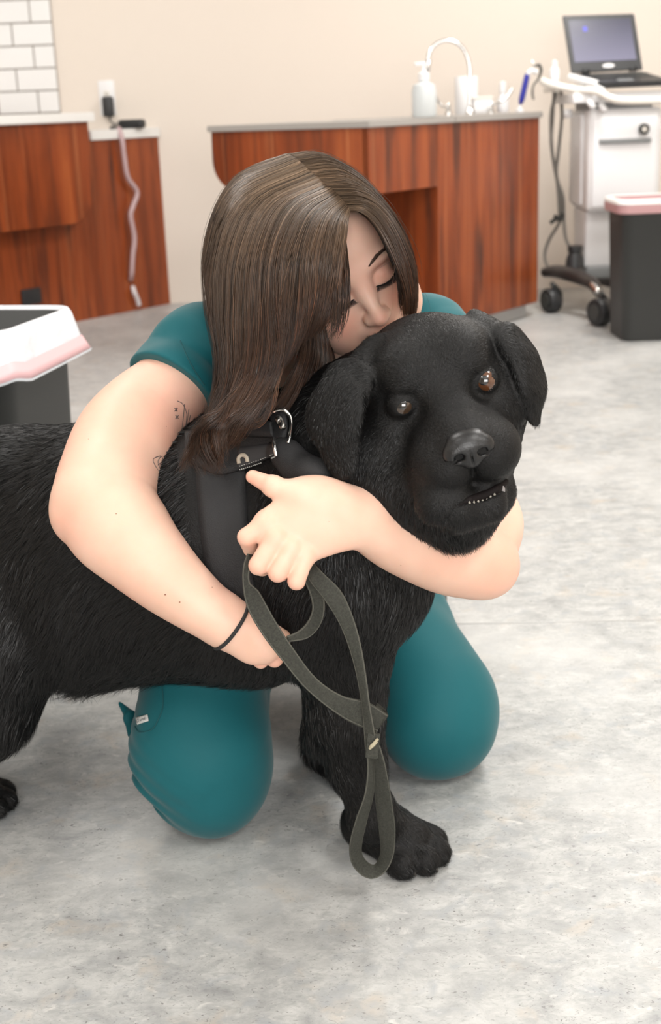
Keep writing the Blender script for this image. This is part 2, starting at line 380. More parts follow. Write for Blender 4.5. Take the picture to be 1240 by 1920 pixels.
cp = [VP(x, y, p0 + nL * o, dL) for x, y, o in cabp]; cp[0] = np.array([cp[0][0] - .02, cp[0][1] + .05, zl + .006])
cb = tube('charging_cable', cp, .0125, 'cable', n=70); tag(cb, 'thick pinkish white cable hanging down the left cherry cabinet', 'cable')
cp = [VP(x, y, p0 + nL * o, dL) for x, y, o in ((249, 538, .004), (252, 548, .03), (258, 562, .03), (261, 573, .03))]
cb = tube('cable_end', cp, .0125, mat('pale_cable_end', (.7, .66, .68), .5), n=14); tag(cb, 'short pale cable end near the bottom of the left cabinet', 'cable')

# ---- exam table / sink counter on the right
dR = dL; nR = nL; r0 = np.array([1.003, 5.975])
def onR(s, o=0.0): q = r0 + dR * s + nR * o; return (q[0], q[1])
sc_, _ = s_at(690, 227, 0, r0); e2 = np.array([-.783, .622]); pc = np.array(onR(sc_))
s_op, z_op = s_at(821, 347, 0, r0); ZT = .886
qe = VP(395, 243, pc, e2); Lt = (qe[:2] - pc) @ e2
rc_ = thing('sink_counter', (onR(.5)[0], onR(.5)[1], 0), 'cherry wood sink counter with overhanging rounded table end behind the woman', 'counter')
far = lambda p, d: (p[0] + e2[0] * d, p[1] + e2[1] * d)
dep = .62
prism('cabinet_base', [onR(0), onR(s_op), far(onR(s_op), dep), far(onR(0), dep)], .065, ZT, 'wood', rc_, bev=.002)
prism('toe_kick', [onR(.02, -.05), onR(s_op - .02, -.05), far(onR(s_op - .02), dep), far(onR(.02), dep)], 0, .065, mat('toe_kick_light', (.55, .55, .54), .5), rc_)
prism('front_apron', [onR(s_op), onR(sc_), (pc[0] + e2[0] * .03, pc[1] + e2[1] * .03), far(onR(s_op), .03)], z_op - .005, ZT, 'wood', rc_)
pts = []
zb = VP(430, 357, pc, e2)[2]
def WE(s, z, o=0.0): q = pc + e2 * s; return np.array([q[0], q[1], z])
pts = [WE(0.001, ZT), WE(0.001, zb)]
for k in range(13):
    a = math.pi / 2 * k / 12; pts.append(WE(Lt - .12 * (1 - math.sin(a)), zb + .12 * (1 - math.cos(a))))
pts.append(WE(Lt, ZT))
plate('table_end_apron', pts, np.array([-dR[0], -dR[1], 0]), .03, 'wood', rc_, bev=.002)
prism('knee_space_back_panel', [far(onR(s_op), .22), far(onR(sc_ - .03), .22), far(onR(sc_ - .03), .25), far(onR(s_op), .25)], .0, ZT, 'wood', rc_)
corner = (r0[0] + e2[0] * dep, r0[1] + e2[1] * dep)
pe = (pc[0] + e2[0] * Lt, pc[1] + e2[1] * Lt)
fe = (pe[0] - dR[0] * sc_, pe[1] - dR[1] * sc_)
ov = .012
prism('table_countertop', [onR(sc_ * .55, ov), onR(sc_ + ov, ov), (pe[0] + dR[0] * ov + e2[0] * ov, pe[1] + dR[1] * ov + e2[1] * ov), (pe[0] + e2[0] * ov - dR[0] * sc_ * .45, pe[1] + e2[1] * ov - dR[1] * sc_ * .45)], ZT, ZT + .024, 'slab_grey', rc_, bev=.003)
prism('sink_countertop', [onR(-ov, ov), onR(sc_ * .55, ov), far(onR(sc_ * .55), dep), far(onR(-ov), dep)], ZT, ZT + .026, 'slab_grey', rc_, bev=.003)
ZC = ZT + .026
# faucet
def onc(px, s_off=.22):        # counter-top point under that image column, s_off behind the front edge
    q = VP(px, 205, np.array(onR(0, -s_off)), dR); return np.array([q[0], q[1], ZC])
fb = onc(882); fa = thing('faucet', tuple(fb), 'chrome gooseneck faucet with two wrist handles on the sink counter', 'faucet')
Yf = fb[1]
lathe('spout_base', [(.022, 0), (.022, .012), (.014, .02), (.011, .04)], fb, 'chrome', fa)
path = [fb + (0, 0, .03), YP(881, 165, Yf), YP(880, 120, Yf), YP(868, 90, Yf), YP(845, 76, Yf), YP(822, 80, Yf), YP(806, 98, Yf), YP(801, 125, Yf), YP(800, 137, Yf)]
tube('gooseneck_spout', path, .0085, 'chrome', fa, n=50, ns=14)
tube('aerator', [YP(804, 112, Yf), YP(800, 138, Yf)], .0125, 'chrome', fa)
for px, tip in ((841, ((830, 199), (818, 183), (814, 172))), (921, ((935, 193), (949, 184), (961, 166)))):
    hb = onc(px); lathe('handle_base', [(.017, 0), (.017, .01), (.011, .02), (.010, .045), (.006, .05)], hb, 'chrome', fa, ns=18)
    tube('wrist_handle', [hb + (0, 0, .04)] + [YP(a, b, Yf) for a, b in tip], [.006, .006, .007, .009], 'chrome', fa, n=20)
def item(px, off, name, lab, cat): q = onc(px, off); return q, thing(name, tuple(q), lab, cat)
q, t = item(796, .12, 'soap_bottle', 'frosted soap pump bottle at the left of the faucet', 'soap bottle')
lathe('bottle_body', [(.0, 0), (.046, 0), (.050, .008), (.050, .10), (.044, .125), (.020, .135), (.018, .145)], q, 'translucent', t)
lathe('pump_collar', [(.021, .140), (.023, .145), (.023, .17), (.010, .175), (.007, .20)], q, 'white_plastic', t)
box('pump_nozzle', q + (-.012, 0, .205), (.05, .016, .014), 'white_plastic', t, bev=.004)
q, t = item(875, .40, 'paper_towel_roll', 'white roll of paper towel standing behind the faucet spout', 'paper towel')
lathe('towel_roll', [(.018, 0), (.052, 0), (.054, .003), (.054, .163), (.052, .166), (.018, .166)], q, 'white_plastic', t)
lathe('roll_core', [(.016, .001), (.0175, .001), (.0175, .165), (.016, .165)], q, mat('cardboard', (.45, .33, .22), .8), t)
q, t = item(905, .30, 'wipes_box', 'small white box lying right behind the faucet spout', 'box')
box('box_body', q + (0, 0, .032), (.085, .07, .06), 'white_plastic', t, bev=.006); box('box_lid', q + (0, 0, .068), (.09, .075, .012), 'offwhite', t, bev=.004)
q, t = item(943, .30, 'spray_bottle', 'white bottle with tapered top between the faucet handle and blue tool', 'bottle')
lathe('bottle_body', [(0, 0), (.027, 0), (.029, .006), (.028, .055), (.014, .08), (.012, .09)], q, 'white_plastic', t); lathe('bottle_cap', [(.016, .088), (.017, .095), (.014, .135), (.006, .14)], q, 'white_plastic', t)
q, t = item(975, .14, 'blue_hand_tool', 'blue handled hand tool standing upright near the right end of the counter', 'tool')
Yt = q[1]
lathe('stand_foot', [(0, 0), (.018, 0), (.018, .01), (.008, .016), (.007, .03)], q, 'white_plastic', t)
tube('blue_handle', [YP(976, 196, Yt), YP(979, 185, Yt), YP(988, 146, Yt), YP(990, 141, Yt)], [.006, .014, .013, .011], 'blue', t, n=14)
tube('stem', [q + (0, 0, .02), YP(976, 196, Yt)], .005, 'steel', t)
tube('white_head', [YP(990, 140, Yt), YP(996, 133, Yt), YP(1008, 136, Yt)], .011, 'white_plastic', t, n=10)
tube('trigger_hook', [YP(1003, 125, Yt), YP(1011, 122, Yt), YP(1015, 132, Yt), YP(1010, 148, Yt), YP(1001, 160, Yt), YP(999, 175, Yt), YP(1001, 187, Yt)], [.004, .007, .007, .005, .004, .005, .004], 'dark_grey', t, n=30)
tube('upper_tip', [YP(1003, 128, Yt), YP(997, 112, Yt)], .005, 'steel', t)

# ---- equipment cart with laptop
cy = 6.05; ct = thing('equipment_cart', (1.42, cy, 0), 'white wheeled equipment cart with side rails at the right wall', 'cart')
def P5(px, py, Y=cy): return YP(px, py, Y)
def slab(name, x0, y0, x1, y1, Y, depth, m, parent, bev=.01, dz=0):
    a = P5(x0, y0, Y); b = P5(x1, y1, Y)
    return box(name, ((a[0] + b[0]) / 2, Y + depth / 2, (a[2] + b[2]) / 2), (abs(b[0] - a[0]), depth, abs(a[2] - b[2])), m, parent, bev=bev, seg=3)
slab('cabinet_body', 1104, 205, 1236, 392, cy - .12, .38, 'white_plastic', ct, .02)
slab('front_door', 1113, 222, 1228, 385, cy - .132, .014, mat('white_front', (.86, .86, .88), .3), ct, .006)
slab('drawer_lip', 1125, 262, 1222, 267, cy - .15, .02, 'grey_plastic', ct, .003)
k_ = P5(1208, 242, cy - .145); lathe('round_lock', [(.0, -.006), (.024, -.006), (.024, .008), (.0, .012)], k_, 'dark_grey', ct, Rm=np.array([[1, 0, 0], [0, 0, -1], [0, 1, 0.0]]))
lathe('lock_center', [(.0, .012), (.012, .012), (.010, .015), (0, .015)], k_, 'steel', ct, Rm=np.array([[1, 0, 0], [0, 0, -1], [0, 1, 0.0]]))
slab('side_panel', 1090, 212, 1106, 385, cy - .02, .26, 'white_plastic', ct, .01)
slab('lower_column', 1098, 395, 1152, 500, cy - .02, .26, 'white_plastic', ct, .012)
slab('column_foot', 1100, 500, 1180, 520, cy - .06, .36, 'grey_plastic', ct, .01)
slab('top_shelf', 1075, 176, 1290, 186, cy - .16, .5, 'white_plastic', ct, .006)
slab('under_tray', 1108, 186, 1225, 205, cy - .1, .36, 'grey_plastic', ct, .01)
tube('side_rail', [P5(1018, 152, cy + .02), P5(1030, 157, cy - .05), P5(1075, 168, cy - .12), P5(1120, 172, cy - .2), P5(1145, 184, cy - .22), P5(1180, 189, cy - .22), P5(1300, 187, cy - .22)], .017, 'offwhite', ct, n=50, ns=12)
tube('front_rail', [P5(1070, 144, cy), P5(1090, 150, cy - .08), P5(1120, 158, cy - .14), P5(1130, 172, cy - .19)], .016, 'white_plastic', ct, n=24, ns=12)
slab('rail_arm', 1040, 160, 1100, 170, cy - .05, .3, 'offwhite', ct, .006)
for px, py in ((1108, 197), (1130, 203)):
    tube('white_clamp', [P5(px - 4, py - 8, cy - .18), P5(px + 6, py + 6, cy - .2)], .014, 'white_plastic', ct)
tube('white_hook', [P5(1066, 205, cy), P5(1066, 222, cy)], .02, 'white_plastic', ct)
# base with arched feet and casters
hub = P5(1078, 485, cy + .0); lathe('hub_post', [(.045, -.04), (.04, .0), (.028, .03), (.034, .035), (.034, .06), (.0, .06)], hub, 'black_plastic', ct)
w2 = G(1030, 586); w1 = G(1125, 611)
foot = mat('dark_brown_grey_foot', (.030, .024, .023), .4)
tube('caster_leg', [P5(1020, 511, 6.15), P5(1040, 509, 6.1), P5(1065, 513, 6.0), P5(1095, 523, 5.9), P5(1112, 532, 5.8), P5(1124, 550, 5.72)], [.022, .03, .034, .032, .028, .02], foot, ct, n=30, ns=14)
tube('leg_cap', [P5(1100, 520, 5.86), P5(1112, 533, 5.78), P5(1123, 548, 5.71)], [.014, .017, .014], 'steel', ct, n=10)
tube('caster_leg', [P5(1100, 515, 6.05), P5(1150, 530, 6.2), P5(1180, 545, 6.3)], .028, foot, ct, n=12, ns=12)
def caster(c, r, yaw):
    ax = np.array([math.cos(yaw), math.sin(yaw), 0]); Rm = np.array([[-ax[1], 0, ax[0]], [ax[0], 0, ax[1]], [0, 1, 0.0]])
    w = lathe('caster_wheel', [(.0, -.03), (r * .9, -.03), (r, -.02), (r, .02), (r * .9, .03), (0, .03)], c, 'black_plastic', ct, Rm=Rm)
    for s in (-.033, .033): lathe('hub_cap', [(0, s - .003), (r * .55, s - .003), (r * .55, s + .003), (0, s + .003)], c, 'dark_grey', w, Rm=Rm)
    tube('caster_fork', [c + (0, 0, r * 1.35), c + ax * .045 + (0, 0, r * .6), c + ax * .045], .012, 'dark_grey', ct, n=8)
caster(w1 + (0, 0, .062), .062, .5); caster(w2 + (.01, 0, .058), .058, .4); caster(np.array([1.62, 6.2, .058]), .058, .3)
# laptop on the cart, its base tipped towards the user
lt = thing('laptop', tuple(P5(1160, 165, cy)), 'open black laptop with a lit grey lavender screen on the cart', 'laptop')
def PT(px, py, Y): return YP(px, py, Y)
base = [PT(1072, 139, 6.08), PT(1206, 134, 6.08), PT(1262, 150, 5.86), PT(1128, 156, 5.86)]
bn = np.cross(base[1] - base[0], base[3] - base[0]); bn /= np.linalg.norm(bn)
if bn[2] < 0: bn = -bn
plate('keyboard_base', base, -bn, .024, 'black_plastic', lt, bev=.003)
cn = sum(base) / 4; ex = (base[1] - base[0]); ex_ = ex / np.linalg.norm(ex); ey = base[0] - base[3]; ey_ = ey / np.linalg.norm(ey)
kb = bmesh.new(); KR = np.column_stack([ex_, np.cross(bn, ex_), bn])
for r in range(5):
    for c in range(12): add_box(kb, cn + ex_ * (c - 5.5) * .022 + np.cross(bn, ex_) * ((r - 2) * .019 + .03) + bn * .001, (.018, .016, .003), KR)
from_bm('keyboard_keys', kb, 'dark_grey', lt)
box('touchpad', cn - np.cross(bn, ex_) * .065 + bn * .0006, (.07, .04, .002), 'grey_plastic', lt, Rm=KR)
lid = [PT(1055, 29, 6.17), PT(1190, 25, 6.17), PT(1206, 130, 6.09), PT(1072, 137, 6.09)]
ln = np.cross(lid[1] - lid[0], lid[3] - lid[0]); ln /= np.linalg.norm(ln)
if ln[1] > 0: ln = -ln
plate('screen_lid', lid, -ln, .014, 'black_plastic', lt, bev=.004)
def lidp(u, v, e=0): 
    a = lid[0] * (1 - u) + lid[1] * u; b = lid[3] * (1 - u) + lid[2] * u; return a * (1 - v) + b * v + ln * e
plate('display', [lidp(.07, .09, .001), lidp(.93, .09, .001), lidp(.93, .82, .001), lidp(.07, .82, .001)], ln, .001, 'screen', lt)
plate('blue_icon', [lidp(.255, .21, .003), lidp(.31, .21, .003), lidp(.31, .29, .003), lidp(.255, .29, .003)], ln, .0005, 'screen_blue', lt)
pts = [lidp(.53 + .085 * math.cos(a), .905 + .035 * math.sin(a), .001) for a in np.linspace(0, 2 * math.pi, 20)[:-1]]
plate('white_oval_badge', pts, ln, .001, 'white_plastic', lt)
for u in (.2, .86): q = lidp(u, .985); tube('hinge', [q - ex_ * .018, q + ex_ * .018], .011, 'black_plastic', lt)
q = P5(1040, 152, 6.1); t = thing('lotion_bottle', tuple(q), 'small clear white squeeze bottle standing left of the laptop', 'bottle')
lathe('bottle_body', [(0, 0), (.020, 0), (.022, .01), (.021, .05), (.012, .062)], q, 'white_plastic', t); lathe('bottle_cap', [(.013, .062), (.012, .085), (.004, .09), (0, .09)], q, 'white_plastic', t)
cabs = [[(1040, 168, 6.2), (1036, 230, 6.3), (1034, 270, 6.35), (1042, 320, 6.4), (1050, 370, 6.45), (1052, 410, 6.45), (1030, 450, 6.5), (1022, 480, 6.5), (1030, 508, 6.4)],
        [(1052, 168, 6.2), (1054, 220, 6.3), (1048, 280, 6.35), (1044, 330, 6.4), (1056, 370, 6.4), (1058, 420, 6.4), (1064, 455, 6.3), (1085, 478, 6.2)],
        [(1046, 165, 6.2), (1034, 215, 6.3), (1036, 285, 6.32), (1046, 345, 6.36), (1050, 400, 6.4)]]
for k, c in enumerate(cabs):
    cb = tube('equipment_cable', [P5(*p) for p in c], .0085, 'cable_grey', n=60)
    tag(cb, ['grey cable looping lowest towards the floor left of the cart', 'grey cable running down to the black hub of the cart', 'short grey cable hanging from cart rail to the tied knot'][k], 'cable', 'cables hanging beside the cart')
kn = tube('cable_tie', [P5(1032, 418, 6.38), P5(1044, 410, 6.38), P5(1056, 402, 6.38), P5(1050, 412, 6.37), P5(1040, 404, 6.38)], .010, 'dark_grey', n=20); tag(kn, 'dark knotted cable tie on the grey cables beside the cart', 'cable tie')

# ---- bins
def bin_thing(cx, cyy, w, d, H, yaw, lab, liner_drop, Mliner, tip=0):
    t = thing('trash_bin', (cx, cyy, 0), lab, 'trash bin')
    def ring(k, z, g=0.0, nn=10):
        pts = []; hw, hd = w / 2 * k + g, d / 2 * k + g; r = min(hw, hd) * .35
        for qx, qy, a0 in ((1, 1, 0), (-1, 1, 90), (-1, -1, 180), (1, -1, 270)):
            for i in range(nn):
                a = math.radians(a0 + 90 * i / (nn - 1)); x = qx * (hw - r) + r * math.cos(a); y = qy * (hd - r) + r * math.sin(a)
                pts.append((cx + x * math.cos(yaw) - y * math.sin(yaw), cyy + x * math.sin(yaw) + y * math.cos(yaw), z))
        return pts
    def shell(name, rings, m, cap=True, thick=None):
        n = len(rings[0]); V = [p for r in rings for p in r]
        Fc = [(i * n + j, i * n + (j + 1) % n, (i + 1) * n + (j + 1) % n, (i + 1) * n + j) for i in range(len(rings) - 1) for j in range(n)]
        if cap: Fc.append(tuple(range(n - 1, -1, -1)))
        return link_mesh(name, V, Fc, m, t)
    o = shell('bin_body', [ring(.90, 0), ring(.915, .01), ring(1, H - .02), ring(1.03, H - .015, .004), ring(1.03, H, .004), ring(.97, H), ring(.80, .03), ring(.02, .03)], 'bin')
    return t, ring, shell
rb = G(1200, 641)
t, ring, shell = bin_thing(rb[0] + .125, rb[1] + .15, .42, .30, .555, 0, 'black trash bin with pink liner at the right edge by the cart', .02, None)
o = shell('bin_liner', [ring(1.05, .515, .006), ring(1.05, .54, .008), ring(1.04, .563, .008), ring(1.0, .567, .0), ring(.95, .55), ring(.8, .1), ring(.1, .08)], 'pink_wall', cap=False)
o = shell('liner_rim', [ring(1.045, .55, .0095), ring(1.04, .566, .0095), ring(1.0, .570, .001), ring(.97, .565, 0)], 'slab_white', cap=False)
# left bin: liner hangs over the rim
c_ = YP(133, 606, 2.42); zt = c_[2]; yaw = math.radians(-14)
t, ring, shell = bin_thing(c_[0] - .268, c_[1] + .10, .40, .33, zt - .004, yaw, 'black trash bin with white and pink drawstring liner at the left edge', .1, None)
def wavy(k, z, g, amp, ph, fr=7):
    p = ring(k, z, g); out = []
    for i, q in enumerate(p): out.append((q[0] + amp * .6 * math.sin(i * 1.3 + ph), q[1] + amp * .6 * math.cos(i * 1.1 + ph), q[2] + amp * math.sin(i * .9 + ph)))
    return out
LR = [wavy(1.03, zt - .055, .018, .004, .4), wavy(1.03, zt - .03, .012, .003, .1), ring(1.03, zt - .006, .007), ring(1.03, zt + .004, .002), ring(1.0, zt + .004), wavy(.985, zt - .02, 0, .003, 1), wavy(.96, zt - .06, 0, .006, 2), wavy(.85, zt - .3, 0, .01, 0), ring(.5, .1), ring(.05, .09)]
shell('bin_liner', LR, 'liner', cap=False)
shell('pink_drawstring_hem', [wavy(1.03, zt - .083, .031, .004, .7), wavy(1.03, zt - .082, .033, .004, .7), wavy(1.03, zt - .068, .026, .004, .5), wavy(1.03, zt - .054, .0195, .004, .4)], 'liner_pink', cap=False)
BIN = t; LIN_Y = c_[1]
shell('liner_hem_edge', [wavy(1.03, zt - .087, .034, .004, .7), wavy(1.03, zt - .082, .0345, .004, .7)], 'liner', cap=False)

# ---- added glowing panel behind the camera, goes with the front fill lamp
w_ = structure(box('fill_panel_1', (.5, -2.47, 1.55), (2.2, .02, 1.3), mat('fill_panel_glow', (.8, .85, .9), .4, emit=(.95, .98, 1, 1.6))))
bm = bmesh.new()
for x, z, sx, sz in ((-.62, 1.55, .05, 1.38), (1.62, 1.55, .05, 1.38), (.5, 1.55, .04, 1.3), (.5, 2.22, 2.29, .05), (.5, .88, 2.29, .05)): add_box(bm, (x, -2.455, z), (sx, .06, sz))
structure(from_bm('trim_2', bm, 'white_plastic'))  # frame around the added fill panel
# ---- ceiling light panels
for i, (x, y, p) in enumerate(PANELS):
    t = thing('ceiling_light', (x, y, 2.75), 'rectangular white ceiling light panel', 'light', 'ceiling light panels')
    bm = bmesh.new()
    for sx, sy, w_, h_ in ((-.305, 0, .03, 1.26), (.305, 0, .03, 1.26), (0, -.615, .64, .03), (0, .615, .64, .03)): add_box(bm, (x + sx, y + sy, 2.725), (w_, h_, .05))
    from_bm('light_frame', bm, 'white_plastic', t); box('diffuser', (x, y, 2.742), (.58, 1.2, .012), 'light_panel', t)

# ================================================================== implicit surfaces for the bodies
BIG = 1e3
class Prim:
    def __init__(s, f, c, r, op='u', k=.01): s.f, s.c, s.r, s.op, s.k = f, np.array(c, float), r, op, k
def rc(a, b, ra, rb, k=.012, op='u'):            # limb with two radii
    a, b = np.array(a, float), np.array(b, float); ab = b - a; L2 = ab @ ab + 1e-12
    def f(P):
        t = np.clip((P - a) @ ab / L2, 0, 1); return np.linalg.norm(P - a - t[:, None] * ab, axis=1) - (ra + (rb - ra) * t)
    return Prim(f, (a + b) / 2, math.sqrt(L2) / 2 + max(ra, rb), op, k)
def flat(a, b, ra, rb, n, q, k=.006, op='u'):    # the same, flattened along n
    a, b = np.array(a, float), np.array(b, float); n = np.array(n, float); n /= np.linalg.norm(n)
    b2 = b + n * ((b - a) @ n) * (1 / q - 1); ab = b2 - a; L2 = ab @ ab + 1e-12
    def f(P):
        Q = P + np.outer((P - a) @ n, n) * (1 / q - 1)
        t = np.clip((Q - a) @ ab / L2, 0, 1); return (np.linalg.norm(Q - a - t[:, None] * ab, axis=1) - (ra + (rb - ra) * t)) * max(q, .4)
    return Prim(f, (a + b) / 2, np.linalg.norm(b - a) / 2 + max(ra, rb), op, k)
def el(c, r, A=None, k=.012, op='u'):            # ellipsoid, A rows = its own axes in the world
    c, r = np.array(c, float), np.array(r, float); A = np.eye(3) if A is None else A
    def f(P):
        q = (P - c) @ A.T; k0 = np.linalg.norm(q / r, axis=1); k1 = np.linalg.norm(q / r ** 2, axis=1)
        return k0 * (k0 - 1) / np.maximum(k1, 1e-6)
    return Prim(f, c, max(r), op, k)
def chain(pts, k=.03):                           # [(point, radius), ...]
    return [rc(pts[i][0], pts[i + 1][0], pts[i][1], pts[i + 1][1], k) for i in range(len(pts) - 1)]
def chain_s(pts, n, k=.004):                     # the same along a smooth curve through the joints
    A = crom(np.array([list(p) + [r] for p, r in pts]), n); return [rc(A[i, :3], A[i + 1, :3], A[i, 3], A[i + 1, 3], k) for i in range(n - 1)]
def combine(d, e, p):
    if p.op == 'u':
        h = np.clip(.5 + .5 * (d - e) / p.k, 0, 1); return d + (e - d) * h - p.k * h * (1 - h)
    h = np.clip(.5 - .5 * (d + e) / p.k, 0, 1); return d + (-e - d) * h + p.k * h * (1 - h)      # carve
def sdf(P, prims):
    d = np.full(len(P), BIG)
    for p in prims: d = combine(d, p.f(P), p)
    return d
def sdf_mesh(prims, vox, post=None, B=16, pad=.02):
    us = [p for p in prims if p.op == 'u']
    lo = np.min([p.c - p.r for p in us], axis=0) - pad; hi = np.max([p.c + p.r for p in us], axis=0) + pad
    nb = np.ceil((hi - lo) / (vox * B)).astype(int)
    idx = np.stack(np.meshgrid(*[np.arange(n) for n in nb], indexing='ij'), -1).reshape(-1, 3)
    ctr = lo + (idx + .5) * B * vox; rad = B * vox * math.sqrt(3) / 2
    D = sdf(ctr, prims); E = np.stack([p.f(ctr) for p in prims], 1)
    band = 3 * vox; g = openvdb.FloatGrid(); g.background = band if False else g.background
    g = openvdb.FloatGrid(band)
    loc = np.stack(np.meshgrid(*[np.arange(B)] * 3, indexing='ij'), -1).reshape(-1, 3)
    for i in range(len(idx)):
        if D[i] > rad * 1.7 + .012: continue
        if D[i] < -(rad * 1.9 + .02):
            g.copyFromArray(np.full((B, B, B), -band, np.float32), ijk=tuple(int(v) for v in idx[i] * B)); continue
        P = lo + (idx[i] * B + loc) * vox
        lim = 2 * rad * 1.3 + max(0, D[i])
        act = [p for j, p in enumerate(prims) if E[i, j] < lim + p.k + .01]
        if not act: continue
        d = sdf(P, act)
        if post is not None: d = post(P, d)
        g.copyFromArray(np.clip(d, -band, band).astype(np.float32).reshape(B, B, B), ijk=tuple(int(v) for v in idx[i] * B))
    pts, quads = g.convertToQuads(0.0)
    return lo + pts.astype(float) * vox, quads[:, ::-1].astype(np.int32)
def vnoise(P, s, seed=0):                        # cheap smooth noise in -1..1
    r = np.random.default_rng(seed); d = np.zeros(len(P))
    for k in range(5):
        w = r.normal(size=3); w /= np.linalg.norm(w); d += np.sin(P @ w * s * r.uniform(.6, 1.7) + r.uniform(0, 6.28) + 1.3 * np.sin(P @ r.normal(size=3) * s * .5))
    return d / 5
def bvh(V, Q): return BVHTree.FromPolygons(V.tolist(), Q.tolist())
def hit(trees, px, py, off=0.0):
    """the nearest surface in that direction from the lens, lifted by off along its normal"""
    d = R3 @ np.array([(px - 620) / FPX, (960 - py) / FPX, -1.0]); d /= np.linalg.norm(d); best = None
    for t in trees:
        h = t.ray_cast(Vector(CAM), Vector(d))
        if h[0] is not None and (best is None or h[3] < best[3]): best = h
    if best is None: return None
    n = np.array(best[1]); n = n if n @ d < 0 else -n
    return np.array(best[0]) + n * off
def Dof(p): return float(-(R3.T @ (np.asarray(p) - CAM))[2])
class Frame:
    def __init__(s, o, X, F):                    # X to the right of the image, F where the face looks
        X = np.array(X, float); X /= np.linalg.norm(X); F = np.array(F, float); F -= F @ X * X; F /= np.linalg.norm(F)
        s.o = np.array(o); s.X = R3 @ X; s.Y = R3 @ (-F); s.Z = np.cross(s.X, s.Y); s.A = np.array([s.X, s.Y, s.Z])
    def __call__(s, x, y, z): return s.o + x * s.X + y * s.Y + z * s.Z
    def inv(s, P): return (np.asarray(P) - s.o) @ s.A.T
def el_f(F, x, y, z, rx, ry, rz, k=.012, op='u', rot=None):
    A = F.A if rot is None else rot @ F.A
    return el(F(x, y, z), (rx, ry, rz), A, k, op)
def rot_z(a): c, s = math.cos(a), math.sin(a); return np.array([[c, s, 0], [-s, c, 0], [0, 0, 1.0]])
def rot_x(a): c, s = math.cos(a), math.sin(a); return np.array([[1, 0, 0], [0, c, s], [0, -s, c]])
def rot_y(a): c, s = math.cos(a), math.sin(a); return np.array([[c, 0, -s], [0, 1, 0], [s, 0, c]])

# ================================================================== the dog
pit = math.radians(20); cr_, sr_ = math.cos(math.radians(16.5)), math.sin(math.radians(16.5))
DH = Frame(C(834, 739, 1.40), (cr_, sr_, 0), (math.sin(pit) * sr_ + .03, -math.sin(pit) * cr_, math.cos(pit)))
dk = .02
dog_p = []
# trunk
dog_p += chain([(C(-130, 1000, 1.90), .13), (C(60, 985, 1.80), .128), (C(230, 1000, 1.73), .14), (C(420, 1010, 1.68), .145), (C(590, 1040, 1.64), .125)], .05)
dog_p += chain([(C(20, 1080, 1.77), .11), (C(180, 1120, 1.73), .108), (C(330, 1110, 1.70), .10), (C(480, 1120, 1.66), .10), (C(655, 1080, 1.60), .092)], .05)
dog_p.append(el(C(690, 1075, 1.60), (.075, .07, .085), None, .04))
# neck
dog_p += chain([(C(520, 920, 1.67), .12), (C(650, 860, 1.59), .10), (DH(-.01, .12, -.02), .082)], .05)
dog_p += chain([(C(620, 1000, 1.61), .10), (C(740, 910, 1.55), .082), (DH(.0, .07, -.09), .065)], .05)
# front leg, near
dog_p += chain([(C(632, 1130, 1.60), .080), (C(646, 1230, 1.62), .053), (C(650, 1340, 1.64), .043), (C(668, 1430, 1.66), .0335), (C(700, 1530, 1.665), .029)], .03)
dog_p += [el(C(600, 1378, 1.665), (.022, .03, .026), None, .015), rc(C(616, 1290, 1.65), C(604, 1375, 1.66), .026, .018, .02)]
pawc = G(735, 1600); PF = G(808, 1612) - G(735, 1585); PF[2] = 0; PF /= np.linalg.norm(PF); PL = np.array([-PF[1], PF[0], 0])
def paw(c, f, s=1.0):
    l = np.array([-f[1], f[0], 0]); out = [rc(c - f * .035 * s + (0, 0, .032), c + f * .02 * s + (0, 0, .028), .030 * s, .029 * s, .02)]
    for k, (o, e) in enumerate(((-.031, .032), (-.0115, .048), (.0115, .048), (.031, .032))):
        a = c + l * o * .72 * s + f * (e - .03) * s + (0, 0, .030); b = c + l * o * s + f * e * s + (0, 0, .0175)
        out += [rc(a, b, .0155 * s, .0165 * s, .005), el(b + f * .006 * s - (0, 0, .001), (.0155 * s,) * 3, None, .004)]
    return out
dog_p += [rc(C(700, 1530, 1.665), pawc - PF * .01 + (0, 0, .035), .029, .031, .02)]
dog_p += paw(pawc, PF, 1.18)
# front leg, far (hidden behind the near one)
fp = G(640, 1452); fp2 = fp + (0, 0, .03)
dog_p += chain([(C(640, 1150, 1.70), .07), (C(660, 1300, 1.78), .042), (fp + (.0, 0, .10), .03), (fp2, .03)], .03) + paw(fp, PF, 1.0)
# hind legs
hf = G(-56, 1516); HFd = np.array([.93, -.37, 0])
dog_p += chain([(C(-40, 1080, 1.76), .115), (C(-15, 1200, 1.73), .092), (C(-30, 1330, 1.73), .060), (C(-75, 1410, 1.78), .042), (C(-165, 1400, 1.86), .030)], .04)
dog_p += [rc(C(-165, 1400, 1.86), hf + (-.05, .02, .035), .028, .026, .02)] + paw(hf, HFd, 1.05)
hf2 = hf + (-.10, .30, 0)
dog_p += chain([(C(-60, 1080, 1.95), .10), (hf2 + (.06, -.0, .24), .055), (hf2 + (-.10, 0, .17), .03), (hf2 + (-.04, 0, .03), .026)], .03) + paw(hf2, HFd, 1.05)
# tail
dog_p += chain([(C(-190, 930, 1.98), .045), (C(-330, 1010, 2.05), .03), (C(-420, 1150, 2.1), .018)], .03)
